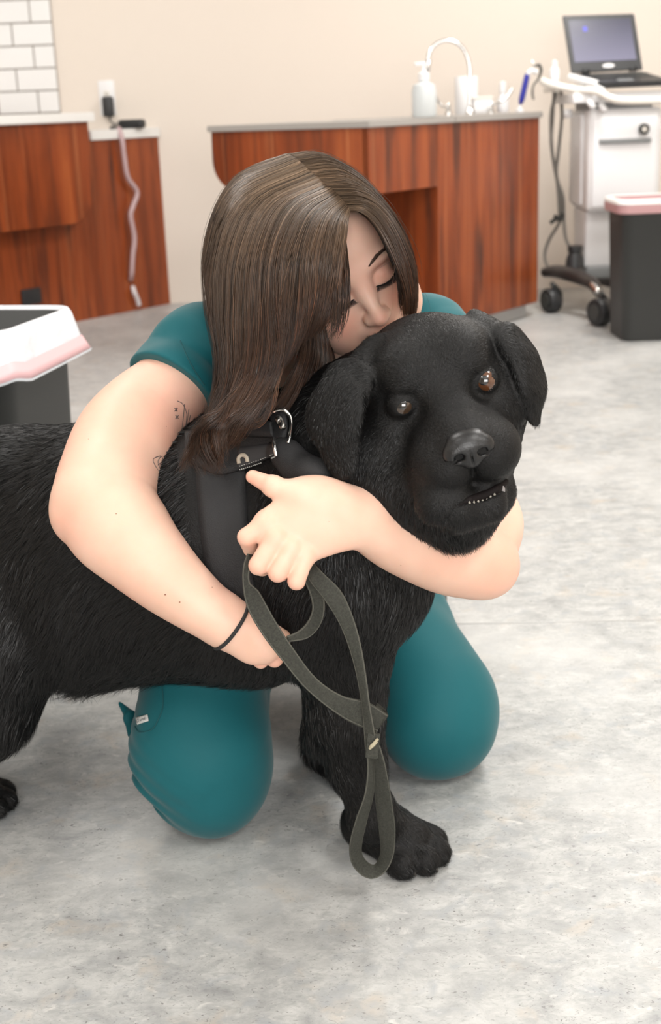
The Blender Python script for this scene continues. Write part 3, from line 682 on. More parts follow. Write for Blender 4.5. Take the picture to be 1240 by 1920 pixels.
# head
h = []
h += [el_f(DH, 0, .078, .010, .076, .088, .062, .02)]
h += [el_f(DH, s * .030, .035, .034, .034, .040, .026, .018) for s in (-1, 1)]          # brows
h += [el_f(DH, s * .036, .011, .0225, .019, .016, .011, .012, rot=rot_y(s * .22)) for s in (-1, 1)]
h += [el_f(DH, s * .058, .070, -.040, .042, .070, .058, .025) for s in (-1, 1)]         # cheeks
h += [el_f(DH, 0, .060, -.065, .062, .065, .060, .03)]
h += [rc(DH(0, .030, -.030), DH(0, -.050, -.034), .039, .031, .03)]                     # bridge of the muzzle
h += [el_f(DH, s * .028, -.035, -.058, .033, .052, .033, .02, rot=rot_z(s * .12)) for s in (-1, 1)]    # flews
h += [el_f(DH, s * .034, .0, -.078, .030, .050, .030, .02) for s in (-1, 1)]
h += [el_f(DH, s * .022, -.067, -.058, .023, .026, .026, .014) for s in (-1, 1)]
h += [el_f(DH, 0, -.076, -.036, .025, .018, .020, .012)]
h += [rc(DH(0, .05, -.105), DH(.004, -.040, -.104), .042, .026, .02), rc(DH(-.01, -.02, -.108), DH(.012, -.052, -.106), .022, .020, .015)]  # lower jaw
h += [rc(DH(-.030, -.030, -.078), C(826, 940, 1.372), .034, .0255, .012), rc(C(826, 940, 1.372), C(856, 945, 1.366), .024, .020, .010), rc(C(862, 962, 1.374), C(920, 950, 1.377), .021, .0175, .012)]
h += [rc(C(745, 900, 1.40), C(788, 962, 1.385), .003, .006, .012, 'c'), rc(C(788, 962, 1.385), C(832, 990, 1.372), .006, .004, .012, 'c')]
h += [rc(C(690, 880, 1.475), C(765, 922, 1.458), .052, .046, .03), rc(C(765, 922, 1.458), C(858, 958, 1.440), .046, .038, .03), rc(C(858, 958, 1.440), C(925, 925, 1.445), .036, .024, .03)]
h += [el_f(DH, 0, .09, -.095, .068, .075, .055, .04), el_f(DH, .0, .075, -.135, .045, .045, .030, .03)]
h += [el_f(DH, 0, -.092, -.064, .0022, .014, .020, .006, 'c')]   # stop and lip furrow
h += [el_f(DH, s * .047, -.014, -.004, .017, .014, .0115, .012, 'c') for s in (-1, 1)]   # eye hollows
h += [el_f(DH, s * .047, .0085, .0, .0165, .0165, .0145, .006) for s in (-1, 1)]        # lids
h += [el_f(DH, s * .047, -.0115, -.0005, .0120, .0085, (.0058 if s < 0 else .0061), .003, 'c', rot=rot_y(s * .10)) for s in (-1, 1)]      # opening between the lids
# mouth: open a little at the dog's left
def trace(prims, px, py, D0=1.15):               # where the line of sight meets the surface
    d = C(px, py, 1.0) - CAM; t = D0
    for _ in range(60): t += .7 * sdf((CAM + d * t)[None], prims)[0] / np.linalg.norm(d)
    return CAM + d * t
inw = dirc(-.10, .12, -1)
MP = np.array([trace(h, x, y) for x, y in ((858, 948), (882, 938), (908, 931), (932, 919), (950, 905))])
MR = [.0012, .0026, .0034, .0036, .0022]
for k in range(4): h.append(rc(MP[k] + inw * .001, MP[k + 1] + inw * .001, MR[k], MR[k + 1], .002, 'c'))
LP_ = np.array([trace(h, x, y) for x, y in ((858, 950), (838, 972), (822, 985))])
for k in range(2): h.append(rc(LP_[k], LP_[k + 1], .0012, .0009, .004, 'c'))
dog_p += h
# ears
en = dirc(-.55, .10, .83)
dog_p += [flat(C(702, 655, 1.455), C(650, 732, 1.425), .018, .029, en, .34, .010), flat(C(645, 725, 1.425), C(622, 772, 1.415), .034, .0355, en, .24, .006), flat(C(626, 772, 1.415), C(644, 870, 1.42), .0355, .019, en, .24, .006)]
en2 = dirc(.80, .25, .55)
dog_p += [flat(C(905, 600, 1.475), C(965, 645, 1.445), .020, .030, dirc(.55, .72, .42), .36, .012), flat(C(966, 655, 1.445), C(994, 708, 1.44), .030, .030, en2, .34, .008), flat(C(994, 708, 1.44), C(999, 775, 1.445), .030, .018, en2, .32, .008)]
def dog_post(P, d): return d - .0018 * vnoise(P, 42, 3)
DV, DQ = sdf_mesh(dog_p, .0026, dog_post)
dog = link_mesh('dog', DV, DQ, 'coat')
tag(dog, 'large black labrador standing beside the kneeling woman, head turned to the camera', 'dog')
dog_t = bvh(DV, DQ)
# eyes
for s, im in ((-1, 'iris_dark'), (1, 'iris')):
    c = DH(s * .047, .0065, -.0003); look = C(620, 900, .2) - c; look /= np.linalg.norm(look)
    look = look + DH.Z * .06 + DH.X * (-.04); look /= np.linalg.norm(look)
    A = np.column_stack([np.cross(DH.Z, look) / np.linalg.norm(np.cross(DH.Z, look)), np.zeros(3), look]); A[:, 1] = np.cross(look, A[:, 0])
    def cap(name, r, a0, a1, m, par, n=16, ns=32):
        pf = [(r * math.sin(a), r * math.cos(a)) for a in np.linspace(a1, max(a0, .001), n)]
        return lathe(name, pf, c, m, par, ns=ns, Rm=A)
    eb = cap('eyeball', .0138, 0, 3.10, 'sclera', dog, 24)
    cap('iris', .01395, 0, 1.0, im, eb); cap('pupil', .01410, 0, .40, 'pupil', eb)
# nose pad with nostrils
nk = [el_f(DH, 0, -.088, -.036, .0255, .013, .0165, .006), el_f(DH, 0, -.086, -.048, .013, .0115, .012, .008), el_f(DH, 0, -.080, -.026, .020, .014, .009, .006)]
nk += [el_f(DH, s * .0165, -.0875, -.0395, .0115, .011, .0115, .005) for s in (-1, 1)]
nk += [el_f(DH, s * .0125, -.100, -.0415, .0058, .010, .0045, .003, 'c') for s in (-1, 1)] + [el_f(DH, s * .0215, -.095, -.0455, .006, .010, .0022, .002, 'c') for s in (-1, 1)] + [el_f(DH, 0, -.104, -.050, .0012, .008, .013, .002, 'c')]
NV, NQ = sdf_mesh(nk, .0011); nose = link_mesh('nose', NV, NQ, 'dog_nose', dog); nose['label'] = 'glossy black nose with two nostrils'
# mouth lining, teeth and tongue
mv, mq = sdf_mesh([rc(MP[k] + inw * .0048, MP[k + 1] + inw * .0048, MR[k] + .0018, MR[k + 1] + .0018, .002) for k in range(4)], .001)
mouth = link_mesh('mouth_lining', mv, mq, 'dog_skin', dog)
TP_ = crom(MP, 14)[3:11]
for k, p in enumerate(TP_):
    p = p + inw * .0014 + dirc(.2, -1, 0) * (.0014 + .0016 * math.sin(math.pi * k / 8))
    lathe('tooth', [(0, -.003), (.0013, -.003), (.0014, -.0004), (.0009, .0009), (0, .0011)], p, 'tooth', mouth, ns=10, Rm=np.column_stack([DH.X, DH.Y, DH.Z]))
v, q = sdf_mesh([el(MP[3] * .45 + MP[4] * .55 + dirc(.1, -1, 0) * .0035 + inw * .0012, (.0032, .0032, .0050), DH.A, .002)], .0009); o = link_mesh('wet_lip_edge', v, q, mat('wet_pale_gum', (.24, .22, .22), .18), mouth)
for k, o_ in enumerate((-.031, -.0115, .0115, .031)):
    l = PL; b = pawc + l * o_ * 1.18 + PF * ((.032, .048, .048, .032)[k] + .018) * 1.18 + (0, 0, .013)
    tube('claw', [b - PF * .006, b + PF * .001, b + PF * .004 - (0, 0, .005)], [.003, .0026, .001], 'claw', dog, ns=8, n=6)

# ================================================================== the woman
p_ = math.radians(35); rr_ = math.radians(29.5); cR, sR = math.cos(rr_), math.sin(rr_)
HH = Frame(C(679, 538, 1.572), (cR, sR, 0), (sR * math.sin(p_) , -cR * math.sin(p_), math.cos(p_)))
sk = []
f = []
f += [el_f(HH, 0, .100, .030, .074, .092, .084, .02), el_f(HH, 0, .052, .030, .062, .055, .060, .03), el_f(HH, 0, .055, -.030, .058, .056, .070, .03)]
f += [el_f(HH, 0, .040, -.082, .036, .040, .026, .03), el_f(HH, 0, .017, -.094, .016, .016, .013, .02)]
f += [el_f(HH, s * .040, .024, -.034, .023, .022, .022, .02) for s in (-1, 1)] + [el_f(HH, s * .045, .045, -.062, .024, .035, .03, .03) for s in (-1, 1)]
f += [el_f(HH, s * .026, .006, .021, .024, .012, .008, .014) for s in (-1, 1)]                                   # brow ridge
f += [el_f(HH, s * .030, -.012, -.001, .018, .017, .0125, .014, 'c') for s in (-1, 1)]                            # sockets
f += [rc(HH(0, .004, .010), HH(0, -.018, -.030), .0078, .0082, .018), el_f(HH, 0, -.024, -.038, .0100, .0100, .0090, .008)]
f += [el_f(HH, s * .0110, -.012, -.0400, .0070, .0095, .0066, .009) for s in (-1, 1)]
f += [el_f(HH, s * .0062, -.019, -.0490, .0036, .0058, .0032, .002, 'c') for s in (-1, 1)]
f += [el_f(HH, s * .030, .0105, -.001, .0145, .0135, .0118, .004) for s in (-1, 1)]                               # closed lids over the eyes
f += [el_f(HH, s * .030, .0045, -.0075, .0150, .0060, .0040, .006) for s in (-1, 1)]                              # lower lids
f += [el_f(HH, 0, .006, -.060, .024, .014, .012, .012)]
f += [el_f(HH, s * .006, -.0065, -.0625, .013, .007, .0045, .004) for s in (-1, 1)] + [el_f(HH, 0, -.0055, -.0725, .016, .0075, .0052, .004)]
f += [rc(HH(-.023, .006, -.067), HH(.023, .006, -.067), .0016, .0016, .003, 'c'), rc(HH(-.012, -.010, -.0675), HH(.012, -.010, -.0675), .0016, .0016, .003, 'c')]
f += [el_f(HH, s * .074, .080, -.012, .008, .018, .030, .008) for s in (-1, 1)]
sk += f
sk += chain([(HH(0, .10, -.05), .054), (C(585, 640, 1.74), .053), (C(565, 680, 1.82), .065)], .03)
# trunk (clothed)
shR, shL = C(378, 652, 1.70), C(800, 655, 1.79)
hipc = C(520, 960, 2.20)
sk += chain([(C(565, 700, 1.85), .085), (C(550, 800, 1.98), .095), (hipc, .12)], .05)
sk += [rc(shR, C(560, 690, 1.83), .045, .07, .04), rc(shL, C(575, 690, 1.83), .055, .07, .04)]
kR, kL = G(398, 1568) + (0, .015, .078), G(832, 1448) + (0, .015, .078)
for kn, hx in ((kR, -.12), (kL, .07)):
    hp = hipc + (hx, .02, -.02); ank = kn + (hx * .15, .40, -.03)
    sk += chain([(hp, .085), (kn, .05), (ank, .032)], .03)
# right arm (left in the picture)
elR = C(180, 970, 1.53); wrR = C(426, 1168, 1.500)
sk += chain_s([(shR, .042), (C(322, 730, 1.668), .053), (C(272, 780, 1.645), .0600), (C(236, 828, 1.615), .0645), (C(206, 885, 1.58), .0600), (C(183, 935, 1.553), .0510), (C(166, 965, 1.535), .0400)], 22)
sk += [el(C(150, 962, 1.530), (.026, .026, .026), None, .03)]
sk += chain_s([(C(166, 945, 1.535), .0430), (C(206, 985, 1.525), .0520), (C(258, 1030, 1.515), .0505), (C(316, 1086, 1.505), .0420), (C(375, 1134, 1.502), .0338), (wrR, .0292)], 22)
sk += [rc(C(205, 925, 1.55), C(225, 975, 1.53), .052, .048, .03)]
# right hand, curled in under the chest
hand = []
hand += [flat(wrR, C(478, 1198, 1.492), .0275, .0300, dirc(-.35, .0, .94), .66, .012), flat(C(468, 1192, 1.492), C(497, 1208, 1.495), .026, .021, dirc(-.3, -.1, .94), .62, .008)]
for k, (a, b, c2, r) in enumerate((((504, 1180, 1.495), (530, 1196, 1.512), (524, 1190, 1.55), .0098), ((502, 1197, 1.491), (529, 1214, 1.505), (524, 1205, 1.55), .0102), ((490, 1212, 1.490), (515, 1235, 1.503), (516, 1222, 1.55), .0102), ((472, 1222, 1.497), (489, 1239, 1.509), (496, 1228, 1.55), .0092))):
    hand += [rc(C(*a), C(*b), r * 1.10, r, .0025), rc(C(*b), C(*c2), r, r * .85, .0015)]
hand += [rc(C(462, 1180, 1.50), C(492, 1170, 1.53), .014, .011, .008), rc(C(492, 1170, 1.53), C(510, 1172, 1.56), .011, .009, .003)]
# left arm: shoulder, behind the dog's head, elbow, forearm under its jaw
elL = C(912, 1060, 1.530); wrL = C(658, 968, 1.432)
sk += chain([(shL, .050), (C(880, 860, 1.66), .050), (C(906, 985, 1.575), .0425), (C(912, 1048, 1.535), .036)], .03)
sk += chain_s([(elL, .040), (C(880, 1048, 1.522), .0450), (C(830, 1034, 1.505), .0470), (C(750, 1006, 1.470), .0405), (C(692, 978, 1.442), .0325), (wrL, .0300)], 20, .006)
# left hand: back of the hand to the camera, fingers bent round the leash, thumb out
hn = dirc(.05, .10, .99)
hand2 = [flat(wrL, C(600, 968, 1.418), .0270, .0330, hn, .52, .014), flat(C(602, 960, 1.418), C(530, 1000, 1.412), .034, .022, hn, .46, .012), flat(C(610, 985, 1.420), C(560, 1030, 1.416), .030, .018, hn, .46, .012), flat(C(585, 950, 1.418), C(508, 985, 1.412), .026, .018, hn, .50, .012)]
fing = [  # knuckle, middle joint, end joint, tip, radius
    ((500, 982, 1.410), (463, 1007, 1.408), (472, 1028, 1.436), (498, 1020, 1.452), .0108),
    ((518, 1008, 1.406), (485, 1060, 1.400), (492, 1063, 1.430), (516, 1040, 1.448), .0112),
    ((545, 1028, 1.406), (521, 1074, 1.398), (526, 1074, 1.430), (540, 1050, 1.446), .0108),
    ((572, 1042, 1.410), (556, 1090, 1.402), (558, 1086, 1.430), (562, 1062, 1.446), .0100)]
for a, b, c2, d2, r in fing:
    a, b, c2, d2 = C(*a), C(*b), C(*c2), C(*d2)
    hand2 += [rc(a, b, r * 1.06, r * .98, .0035), rc(b, c2, r * .98, r * .92, .0012), rc(c2, d2, r * .92, r * .78, .0012), el(a + hn * .0015, (r * 1.02,) * 3, None, .008)]
hand2 += [rc(C(628, 945, 1.424), C(562, 928, 1.414), .0190, .0150, .014), rc(C(562, 928, 1.414), C(512, 912, 1.418), .0140, .0112, .006), rc(C(512, 912, 1.418), C(474, 894, 1.428), .0112, .0078, .004), el(C(512, 911, 1.416), (.0118,) * 3, None, .004)]
hand2 += [el(C(648, 955, 1.415), (.010, .010, .010), None, .02)]
hands_all = hand + hand2
sk += hand + hand2
def skin_post(P, d): return d
t_vox = .0021
SV, SQ = sdf_mesh(sk, t_vox)
body = link_mesh('person', SV, SQ, 'skin')
tag(body, 'kneeling woman in teal scrubs with long brown hair hugging and kissing the black dog', 'person')
skin_t = bvh(SV, SQ)
fl = np.zeros(len(SV))      # naturally pinker skin: cheeks, nose, knuckles, elbow, fingertips
for c_, r_, a_ in [(HH(-.044, .004, -.034), .022, .62), (HH(.044, .004, -.034), .022, .62), (HH(0, -.03, -.038), .013, .45), (HH(0, -.01, -.068), .020, .35), (HH(-.03, -.005, .004), .016, .25), (HH(.03, -.005, .004), .016, .25),
                   (C(150, 970, 1.50), .035, .38), (C(935, 1070, 1.49), .035, .30), (C(330, 800, 1.60), .05, .30), (C(474, 894, 1.42), .014, .45)] + \
                  [(C(*f_[0]) , .010, .30) for f_ in fing] + [(C(*f_[1]), .012, .42) for f_ in fing] + [(C(515, 1240, 1.50), .016, .4), (C(488, 1244, 1.50), .014, .35)]:
    fl = np.maximum(fl, a_ * np.exp(-((SV - c_) ** 2).sum(1) / (r_ ** 2)))
fa_ = body.data.attributes.new('flush', 'FLOAT', 'POINT'); fa_.data.foreach_set('value', fl.astype(np.float32))

# thumb nail, lids, lashes, brows, lip tint
def drape(trees, pts, off, n=None):
    out = [hit(trees, x, y, off) for x, y in pts]; out = np.array([o for o in out if o is not None]); return crom(out, n) if n and len(out) > 1 else out
def on_face(x, z, off=.0):     # the face surface at that place of the head frame
    o = HH(x, -.12, z); h_ = skin_t.ray_cast(Vector(o), Vector(HH.Y)); return np.array(h_[0]) + np.array(h_[1]) * off if h_[0] is not None else None
for s in (-1, 1):
    ln_ = [on_face(s * .030 + .0150 * u, -.0068 - .0040 * (1 - u * u) + .001 * s * u, .0004) for u in np.linspace(-1, 1, 17)]
    tube('lash_line', ln_, [.0003] + [.0012] * 15 + [.0003], 'lash', body, ns=6)
    L_ = []
    for u in np.linspace(-.95, .98, 34):
        a = on_face(s * .030 + .0150 * u, -.0070 - .0040 * (1 - u * u) + .001 * s * u, .0006); q = a - HH.Y * .0045 - HH.Z * .0050 + HH.X * (.004 * u + .002 * s)
        L_.append([a, (a + q) / 2 - HH.Z * .0010, q])
    tubes('eyelashes', L_, [.0005, .0004, .00015], 'lash', body, ns=4)
    cs = [on_face(s * .030 + .0150 * u, .0058 + .0040 * (1 - u * u), .0002) for u in np.linspace(-1, 1, 17)]
    tube('lid_crease', cs, .0004, 'lid', body, ns=5)
    L_ = []
    for k in range(230):
        u = rng.uniform(.10, 1); w = .0036 * min(1, u * 3) * (1 - .75 * u) * rng.uniform(-1, 1)
        x = s * (.013 + .037 * u); z = .0215 + .0080 * math.sin(min(1, u * 1.25) * math.pi * .62) + w * .7
        a = on_face(x, z, -.0003)
        if a is None: continue
        dr = HH.X * s * (.9) + HH.Z * (.55 - .9 * u - w * 60); dr /= np.linalg.norm(dr)
        L_.append([a, a + dr * .0035 - HH.Y * .0007, a + dr * .0068 - HH.Y * .0004])
    tubes('eyebrow', L_, [.0004, .00032, .0001], 'brow', body, ns=4)
# lips in their own colour: thin skins on the lip shapes
lp = [el_f(HH, s * .006, -.0066, -.0625, .0128, .0072, .0043, .004) for s in (-1, 1)] + [el_f(HH, 0, -.0056, -.0725, .0155, .0077, .0050, .004), rc(HH(-.014, -.012, -.0675), HH(.014, -.012, -.0675), .0012, .0012, .003, 'c')]
v, q = sdf_mesh(lp, .0012); link_mesh('lips', v, q, 'lip', body)

# tattoo lines, moles
def ink(pts, r=.00055, n=30, nm='tattoo_line'):
    P = drape([skin_t], pts, .0001, n); return P
LT = []
LT += [ink([(333, 752), (342, 757), (350, 775), (348, 800), (343, 822), (341, 835), (331, 855), (318, 864), (306, 862), (302, 855), (287, 861), (292, 875), (301, 889)])]
LT += [ink([(302, 855), (296, 866), (301, 880)], n=10), ink([(296, 872), (303, 867), (309, 868), (307, 874), (300, 880)], n=14)]
LT += [ink([(346, 758), (343, 790), (339, 820)], n=12), ink([(354, 768), (350, 795), (346, 820)], n=12), ink([(357, 778), (352, 800), (347, 825)], n=12), ink([(339, 822), (347, 824)], n=5), ink([(340, 812), (349, 800), (345, 812)], n=6)]
for x, y in ((330, 768), (332, 782)): LT += [ink([(x - 3, y - 3), (x + 3, y + 3)], n=3), ink([(x + 3, y - 3), (x - 3, y + 3)], n=3), ink([(x, y - 4), (x, y + 4)], n=3)]
LT = [p for p in LT if len(p) > 1]
tubes('tattoo', LT, .0005, 'ink', body, ns=5)['label'] = 'thin line tattoo on the inner upper arm'
for x, y, r in ((310, 1115, .0013), (337, 1129, .0011), (849, 1040, .0018), (752, 1060, .0008), (312, 800, .0008), (166, 823, .0008), (218, 963, .0009), (617, 978, .0006), (398, 1101, .0008)):
    q = hit([skin_t], x, y, -.0002)
    if q is not None: v, qq = sdf_mesh([el(q, (r, r, r * .6), None)], .0004, pad=.004, B=8); link_mesh('mole', v, qq, 'mole', body)

# ---- clothes
def cloth_post(seed, amp, sc):
    def f(P, d): return d - amp * vnoise(P, sc, seed)
    return f
top = []
top += chain([(C(565, 705, 1.85), .102), (C(550, 800, 1.98), .115), (hipc, .135)], .05)
top += [rc(shR, C(560, 700, 1.85), .052, .085, .04), rc(shL, C(575, 700, 1.85), .064, .085, .04), rc(shR, C(322, 728, 1.668), .050, .0615, .02), rc(C(322, 728, 1.668), C(290, 770, 1.65), .0615, .064, .02), rc(shL, C(838, 720, 1.755), .062, .063, .02)]
top += [rc(C(400, 612, 1.72), C(480, 640, 1.78), .030, .05, .03), rc(shL + (0, 0, .02), C(812, 640, 1.775), .055, .05, .03)]
# cut the sleeves open at the hems
def cutter(c, nrm, r=.14, th=.06):     # removes a disc-shaped slab beyond the hem
    n = np.array(nrm) / np.linalg.norm(nrm); c = np.array(c) + n * th
    def f(P):
        q = P - c; a = np.abs(q @ n) - th; b = np.linalg.norm(q - np.outer(q @ n, n), axis=1) - r; return np.maximum(a, b)
    return Prim(f, c, r + th, 'c', .003)
axR = C(322, 730, 1.668) - shR; axR /= np.linalg.norm(axR)
hemc = C(325, 730, 1.668); hn_ = axR
top += [cutter(hemc, hn_), cutter(C(850, 760, 1.74), C(905, 860, 1.66) - shL)]
arm_hollow = [rc(shR, C(245, 790, 1.625), .053, .0635, .004, 'c')]
arm_p = chain([(shR, .042), (C(322, 730, 1.668), .052), (C(272, 780, 1.645), .0580)], .012) + [rc(shR, C(560, 690, 1.83), .045, .07, .04)]
arm_p += chain([(shL, .050), (C(905, 860, 1.66), .052)], .03) + [rc(shL, C(575, 690, 1.83), .055, .07, .04)]
cuts = [p for p in top if p.op == 'c' and p.r > .15]; top = [p for p in top if p not in cuts]
def top_post(P, d):
    d = np.minimum(d, sdf(P, arm_p) - .0075)
    w = P - hemc; fold = .0034 * np.sin(w @ axR * 95 + 2.5 * np.sin(w @ dirc(.9, .3, .3) * 30)) * np.exp(-((w @ axR + .05) / .05) ** 2)
    d = d - .0016 * vnoise(P, 38, 5) - .0011 * vnoise(P, 80, 9) - fold
    for c in cuts: d = combine(d, c.f(P), c)
    return d
TV, TQ = sdf_mesh(top, .0025, top_post); shirt = link_mesh('scrub_top', TV, TQ, 'teal', body); top_t = bvh(TV, TQ)
def seam_line(trees, pts, name, r=.0008, m='teal_dark', par=None, n=40, off=.0007):
    P = drape(trees, pts, off, n); return tube(name, P, r, m, par, ns=6) if len(P) > 1 else None
seam_line([top_t], [(262, 684), (285, 688), (320, 702), (355, 724), (385, 752)], 'sleeve_hem_seam', .0009, par=shirt)
seam_line([top_t], [(338, 640), (352, 672), (368, 700), (384, 722)], 'sleeve_seam', .0009, par=shirt)
pants = []
for kn, hx, w_ in ((kR, -.12, 1.0), (kL, .07, 1.0)):
    hp = hipc + (hx, .02, -.02); ank = kn + (hx * .15, .42, -.022)
    mid = kn * .55 + hp * .45
    pants += [rc(hp, mid, .115, .098, .04), rc(mid, kn + (0, .03, .03), .098, .080, .04), rc(kn + (0, .0, -.004), kn + (hx * .03, .12, -.008), .0735, .070, .03), rc(kn + (0, .1, -.01), ank, .066, .05, .03)]
pants += [rc(hipc + (-.1, 0, 0), hipc + (.1, 0, 0), .14, .14, .05)]
pants += [rc(C(380, 1265, 1.80), C(374, 1400, 1.775), .086, .090, .03), rc(C(374, 1400, 1.775), kR + (0, .03, .0), .090, .076, .03)]
pants += [rc(C(745, 1190, 1.95), C(812, 1350, 1.91), .060, .074, .04), rc(C(812, 1350, 1.91), kL + (0, .01, 0), .074, .076, .03)]
def floor_cut(z0=.003):
    def f(P): return P[:, 2] - z0
    return Prim(f, (0, 2, -5), 5, 'c', .004)
def wr(P, d):
    # folds bunching behind the knees and along the thigh
    u = P @ dirc(.55, .83, .1) ; e = np.exp(-((P - C(285, 1465, 1.78)) ** 2).sum(1) / .06 ** 2)
    return d - .0016 * vnoise(P, 30, 12) - .0008 * vnoise(P, 75, 2) - .0055 * e * np.sin(u * 300) 
PV, PQ = sdf_mesh(pants + [floor_cut()], .003, wr); trousers = link_mesh('scrub_trousers', PV, PQ, 'teal', body); pant_t = bvh(PV, PQ)
seam_line([pant_t], [(301, 1250), (305, 1290), (306, 1325), (297, 1350), (285, 1368), (262, 1372), (254, 1362)], 'pocket_seam', .0009, par=trousers)
seam_line([pant_t], [(252, 1290), (252, 1330), (256, 1368)], 'pocket_seam', .0007, par=trousers)
for kn, hx in ((kR, -.12), (kL, .07)):
    ank = kn + (hx * .15, .42, -.022); a = ank + (0, .03, .0); a[2] = .05; b = ank + (hx * .1, .15, 0); b[2] = .05
    v, q = sdf_mesh([rc(a, a * .5 + b * .5 + (0, 0, -.006), .046, .042, .02), rc(a * .5 + b * .5 + (0, 0, -.006), b, .042, .046, .02), floor_cut(.002)], .003); link_mesh('shoe', v, q, 'dark_grey', body)
# loose strap end of the pocket, and the woven label
v, q = sdf_mesh([flat(C(246, 1345, 1.84), C(224, 1318, 1.845), .009, .0025, dirc(.6, -.4, .7), .3, .004), flat(C(250, 1375, 1.835), C(241, 1345, 1.84), .009, .007, dirc(.6, -.4, .7), .35, .004)], .0016)
link_mesh('pocket_strap_end', v, q, 'teal', trousers)
def decal(trees, quad, name, m, par, off=.001, nu=8, nv=5):
    V, Fc = [], []
    for j in range(nv + 1):
        for i in range(nu + 1):
            u, w = i / nu, j / nv; x = (quad[0][0] * (1 - u) + quad[1][0] * u) * (1 - w) + (quad[3][0] * (1 - u) + quad[2][0] * u) * w
            y = (quad[0][1] * (1 - u) + quad[1][1] * u) * (1 - w) + (quad[3][1] * (1 - u) + quad[2][1] * u) * w
            h_ = hit(trees, x, y, off); V.append(h_ if h_ is not None else V[-1])
    n1 = nu + 1
    Fc = [(j * n1 + i, j * n1 + i + 1, (j + 1) * n1 + i + 1, (j + 1) * n1 + i) for j in range(nv) for i in range(nu)]
    o = link_mesh(name, V, Fc, m, par); md = o.modifiers.new('s', 'SOLIDIFY'); md.thickness = .0008; return o
lab = decal([pant_t], [(256, 1346), (278, 1340), (280, 1352), (259, 1359)], 'woven_label', 'tag_white', trousers); lab['label'] = 'small white woven label with grey script'
LT = []
base_ = [(259, 1353), (277, 1347)]
for k, sh in enumerate([[(2, -4), (0, -5), (-1, -2), (0, 1), (2, 0)], [(0, -5), (0, 1)], [(0, -1), (1, -3), (2, 0)], [(0, -2), (1, 0)], [(0, 0), (0, -3), (2, -2)], [(0, -2), (1, -3), (1, 0)], [(0, -1), (2, -3), (1, 0)], [(0, 0), (0, -5)], [(0, 0), (1, -3)]]):
    x0 = 260 + 2.0 * k; y0 = 1354 - .62 * k; LT.append(np.array([hit([pant_t], x0 + a, y0 + b, .0022) for a, b in sh]))
tubes('label_lettering', LT, .00035, 'tag_ink', lab, ns=4)
# neckline scrap at the far shoulder and hair tie on the wrist
c_ = C(433, 1173, 1.500); ax_ = C(470, 1198, 1.497) - C(400, 1148, 1.503); ax_ /= np.linalg.norm(ax_); ax_ = ax_ - dirc(0, 0, 1) * .42; ax_ /= np.linalg.norm(ax_)
u_ = np.cross(ax_, dirc(0, 0, 1)); u_ /= np.linalg.norm(u_); w_ = np.cross(ax_, u_); ring_ = []
for a in np.linspace(0, 2 * math.pi, 41)[:-1]:
    dr = u_ * math.cos(a) + w_ * math.sin(a); h_ = skin_t.ray_cast(Vector(c_ + dr * .09), Vector(-dr)); ring_.append(np.array(h_[0]) + dr * .0014 if h_[0] is not None else c_ + dr * .033)
ring_ = np.array(ring_); k_ = np.ones(5) / 5
ring_ = np.stack([np.convolve(np.r_[ring_[-2:, j], ring_[:, j], ring_[:2, j]], k_, 'valid') for j in range(3)], 1)
V, Fc = tube_arrays(np.vstack([ring_, ring_[:2]]), .0024, 8, cap=False); link_mesh('hair_tie', V, Fc, 'band', body)['label'] = 'black elastic hair tie around the wrist'

# red drawstring showing through the hem of the left bin's liner
LB = [o for o in BIN.children if o.name.startswith('pink_drawstring')][0]
lt_ = BVHTree.FromPolygons([v.co[:] for v in LB.data.vertices], [tuple(p.vertices) for p in LB.data.polygons])
P = [hit([lt_], x, y, .0015) for x, y in ((58, 660), (68, 656), (80, 654), (92, 657), (98, 662), (90, 668), (76, 671), (64, 668))]
P = [p for p in P if p is not None]
if len(P) > 4:
    c0 = sum(P) / len(P); V = [c0] + P; o = link_mesh('red_cord_tab', V, [(0, i, i % len(P) + 1) for i in range(1, len(P) + 1)][:0] + [(0, i, (i % len(P)) + 1) for i in range(1, len(P) + 1)], 'red', BIN); md = o.modifiers.new('s', 'SOLIDIFY'); md.thickness = .001

# ================================================================== her hair
head_t = skin_t
def hp(px, py, D): return C(px, py, D)
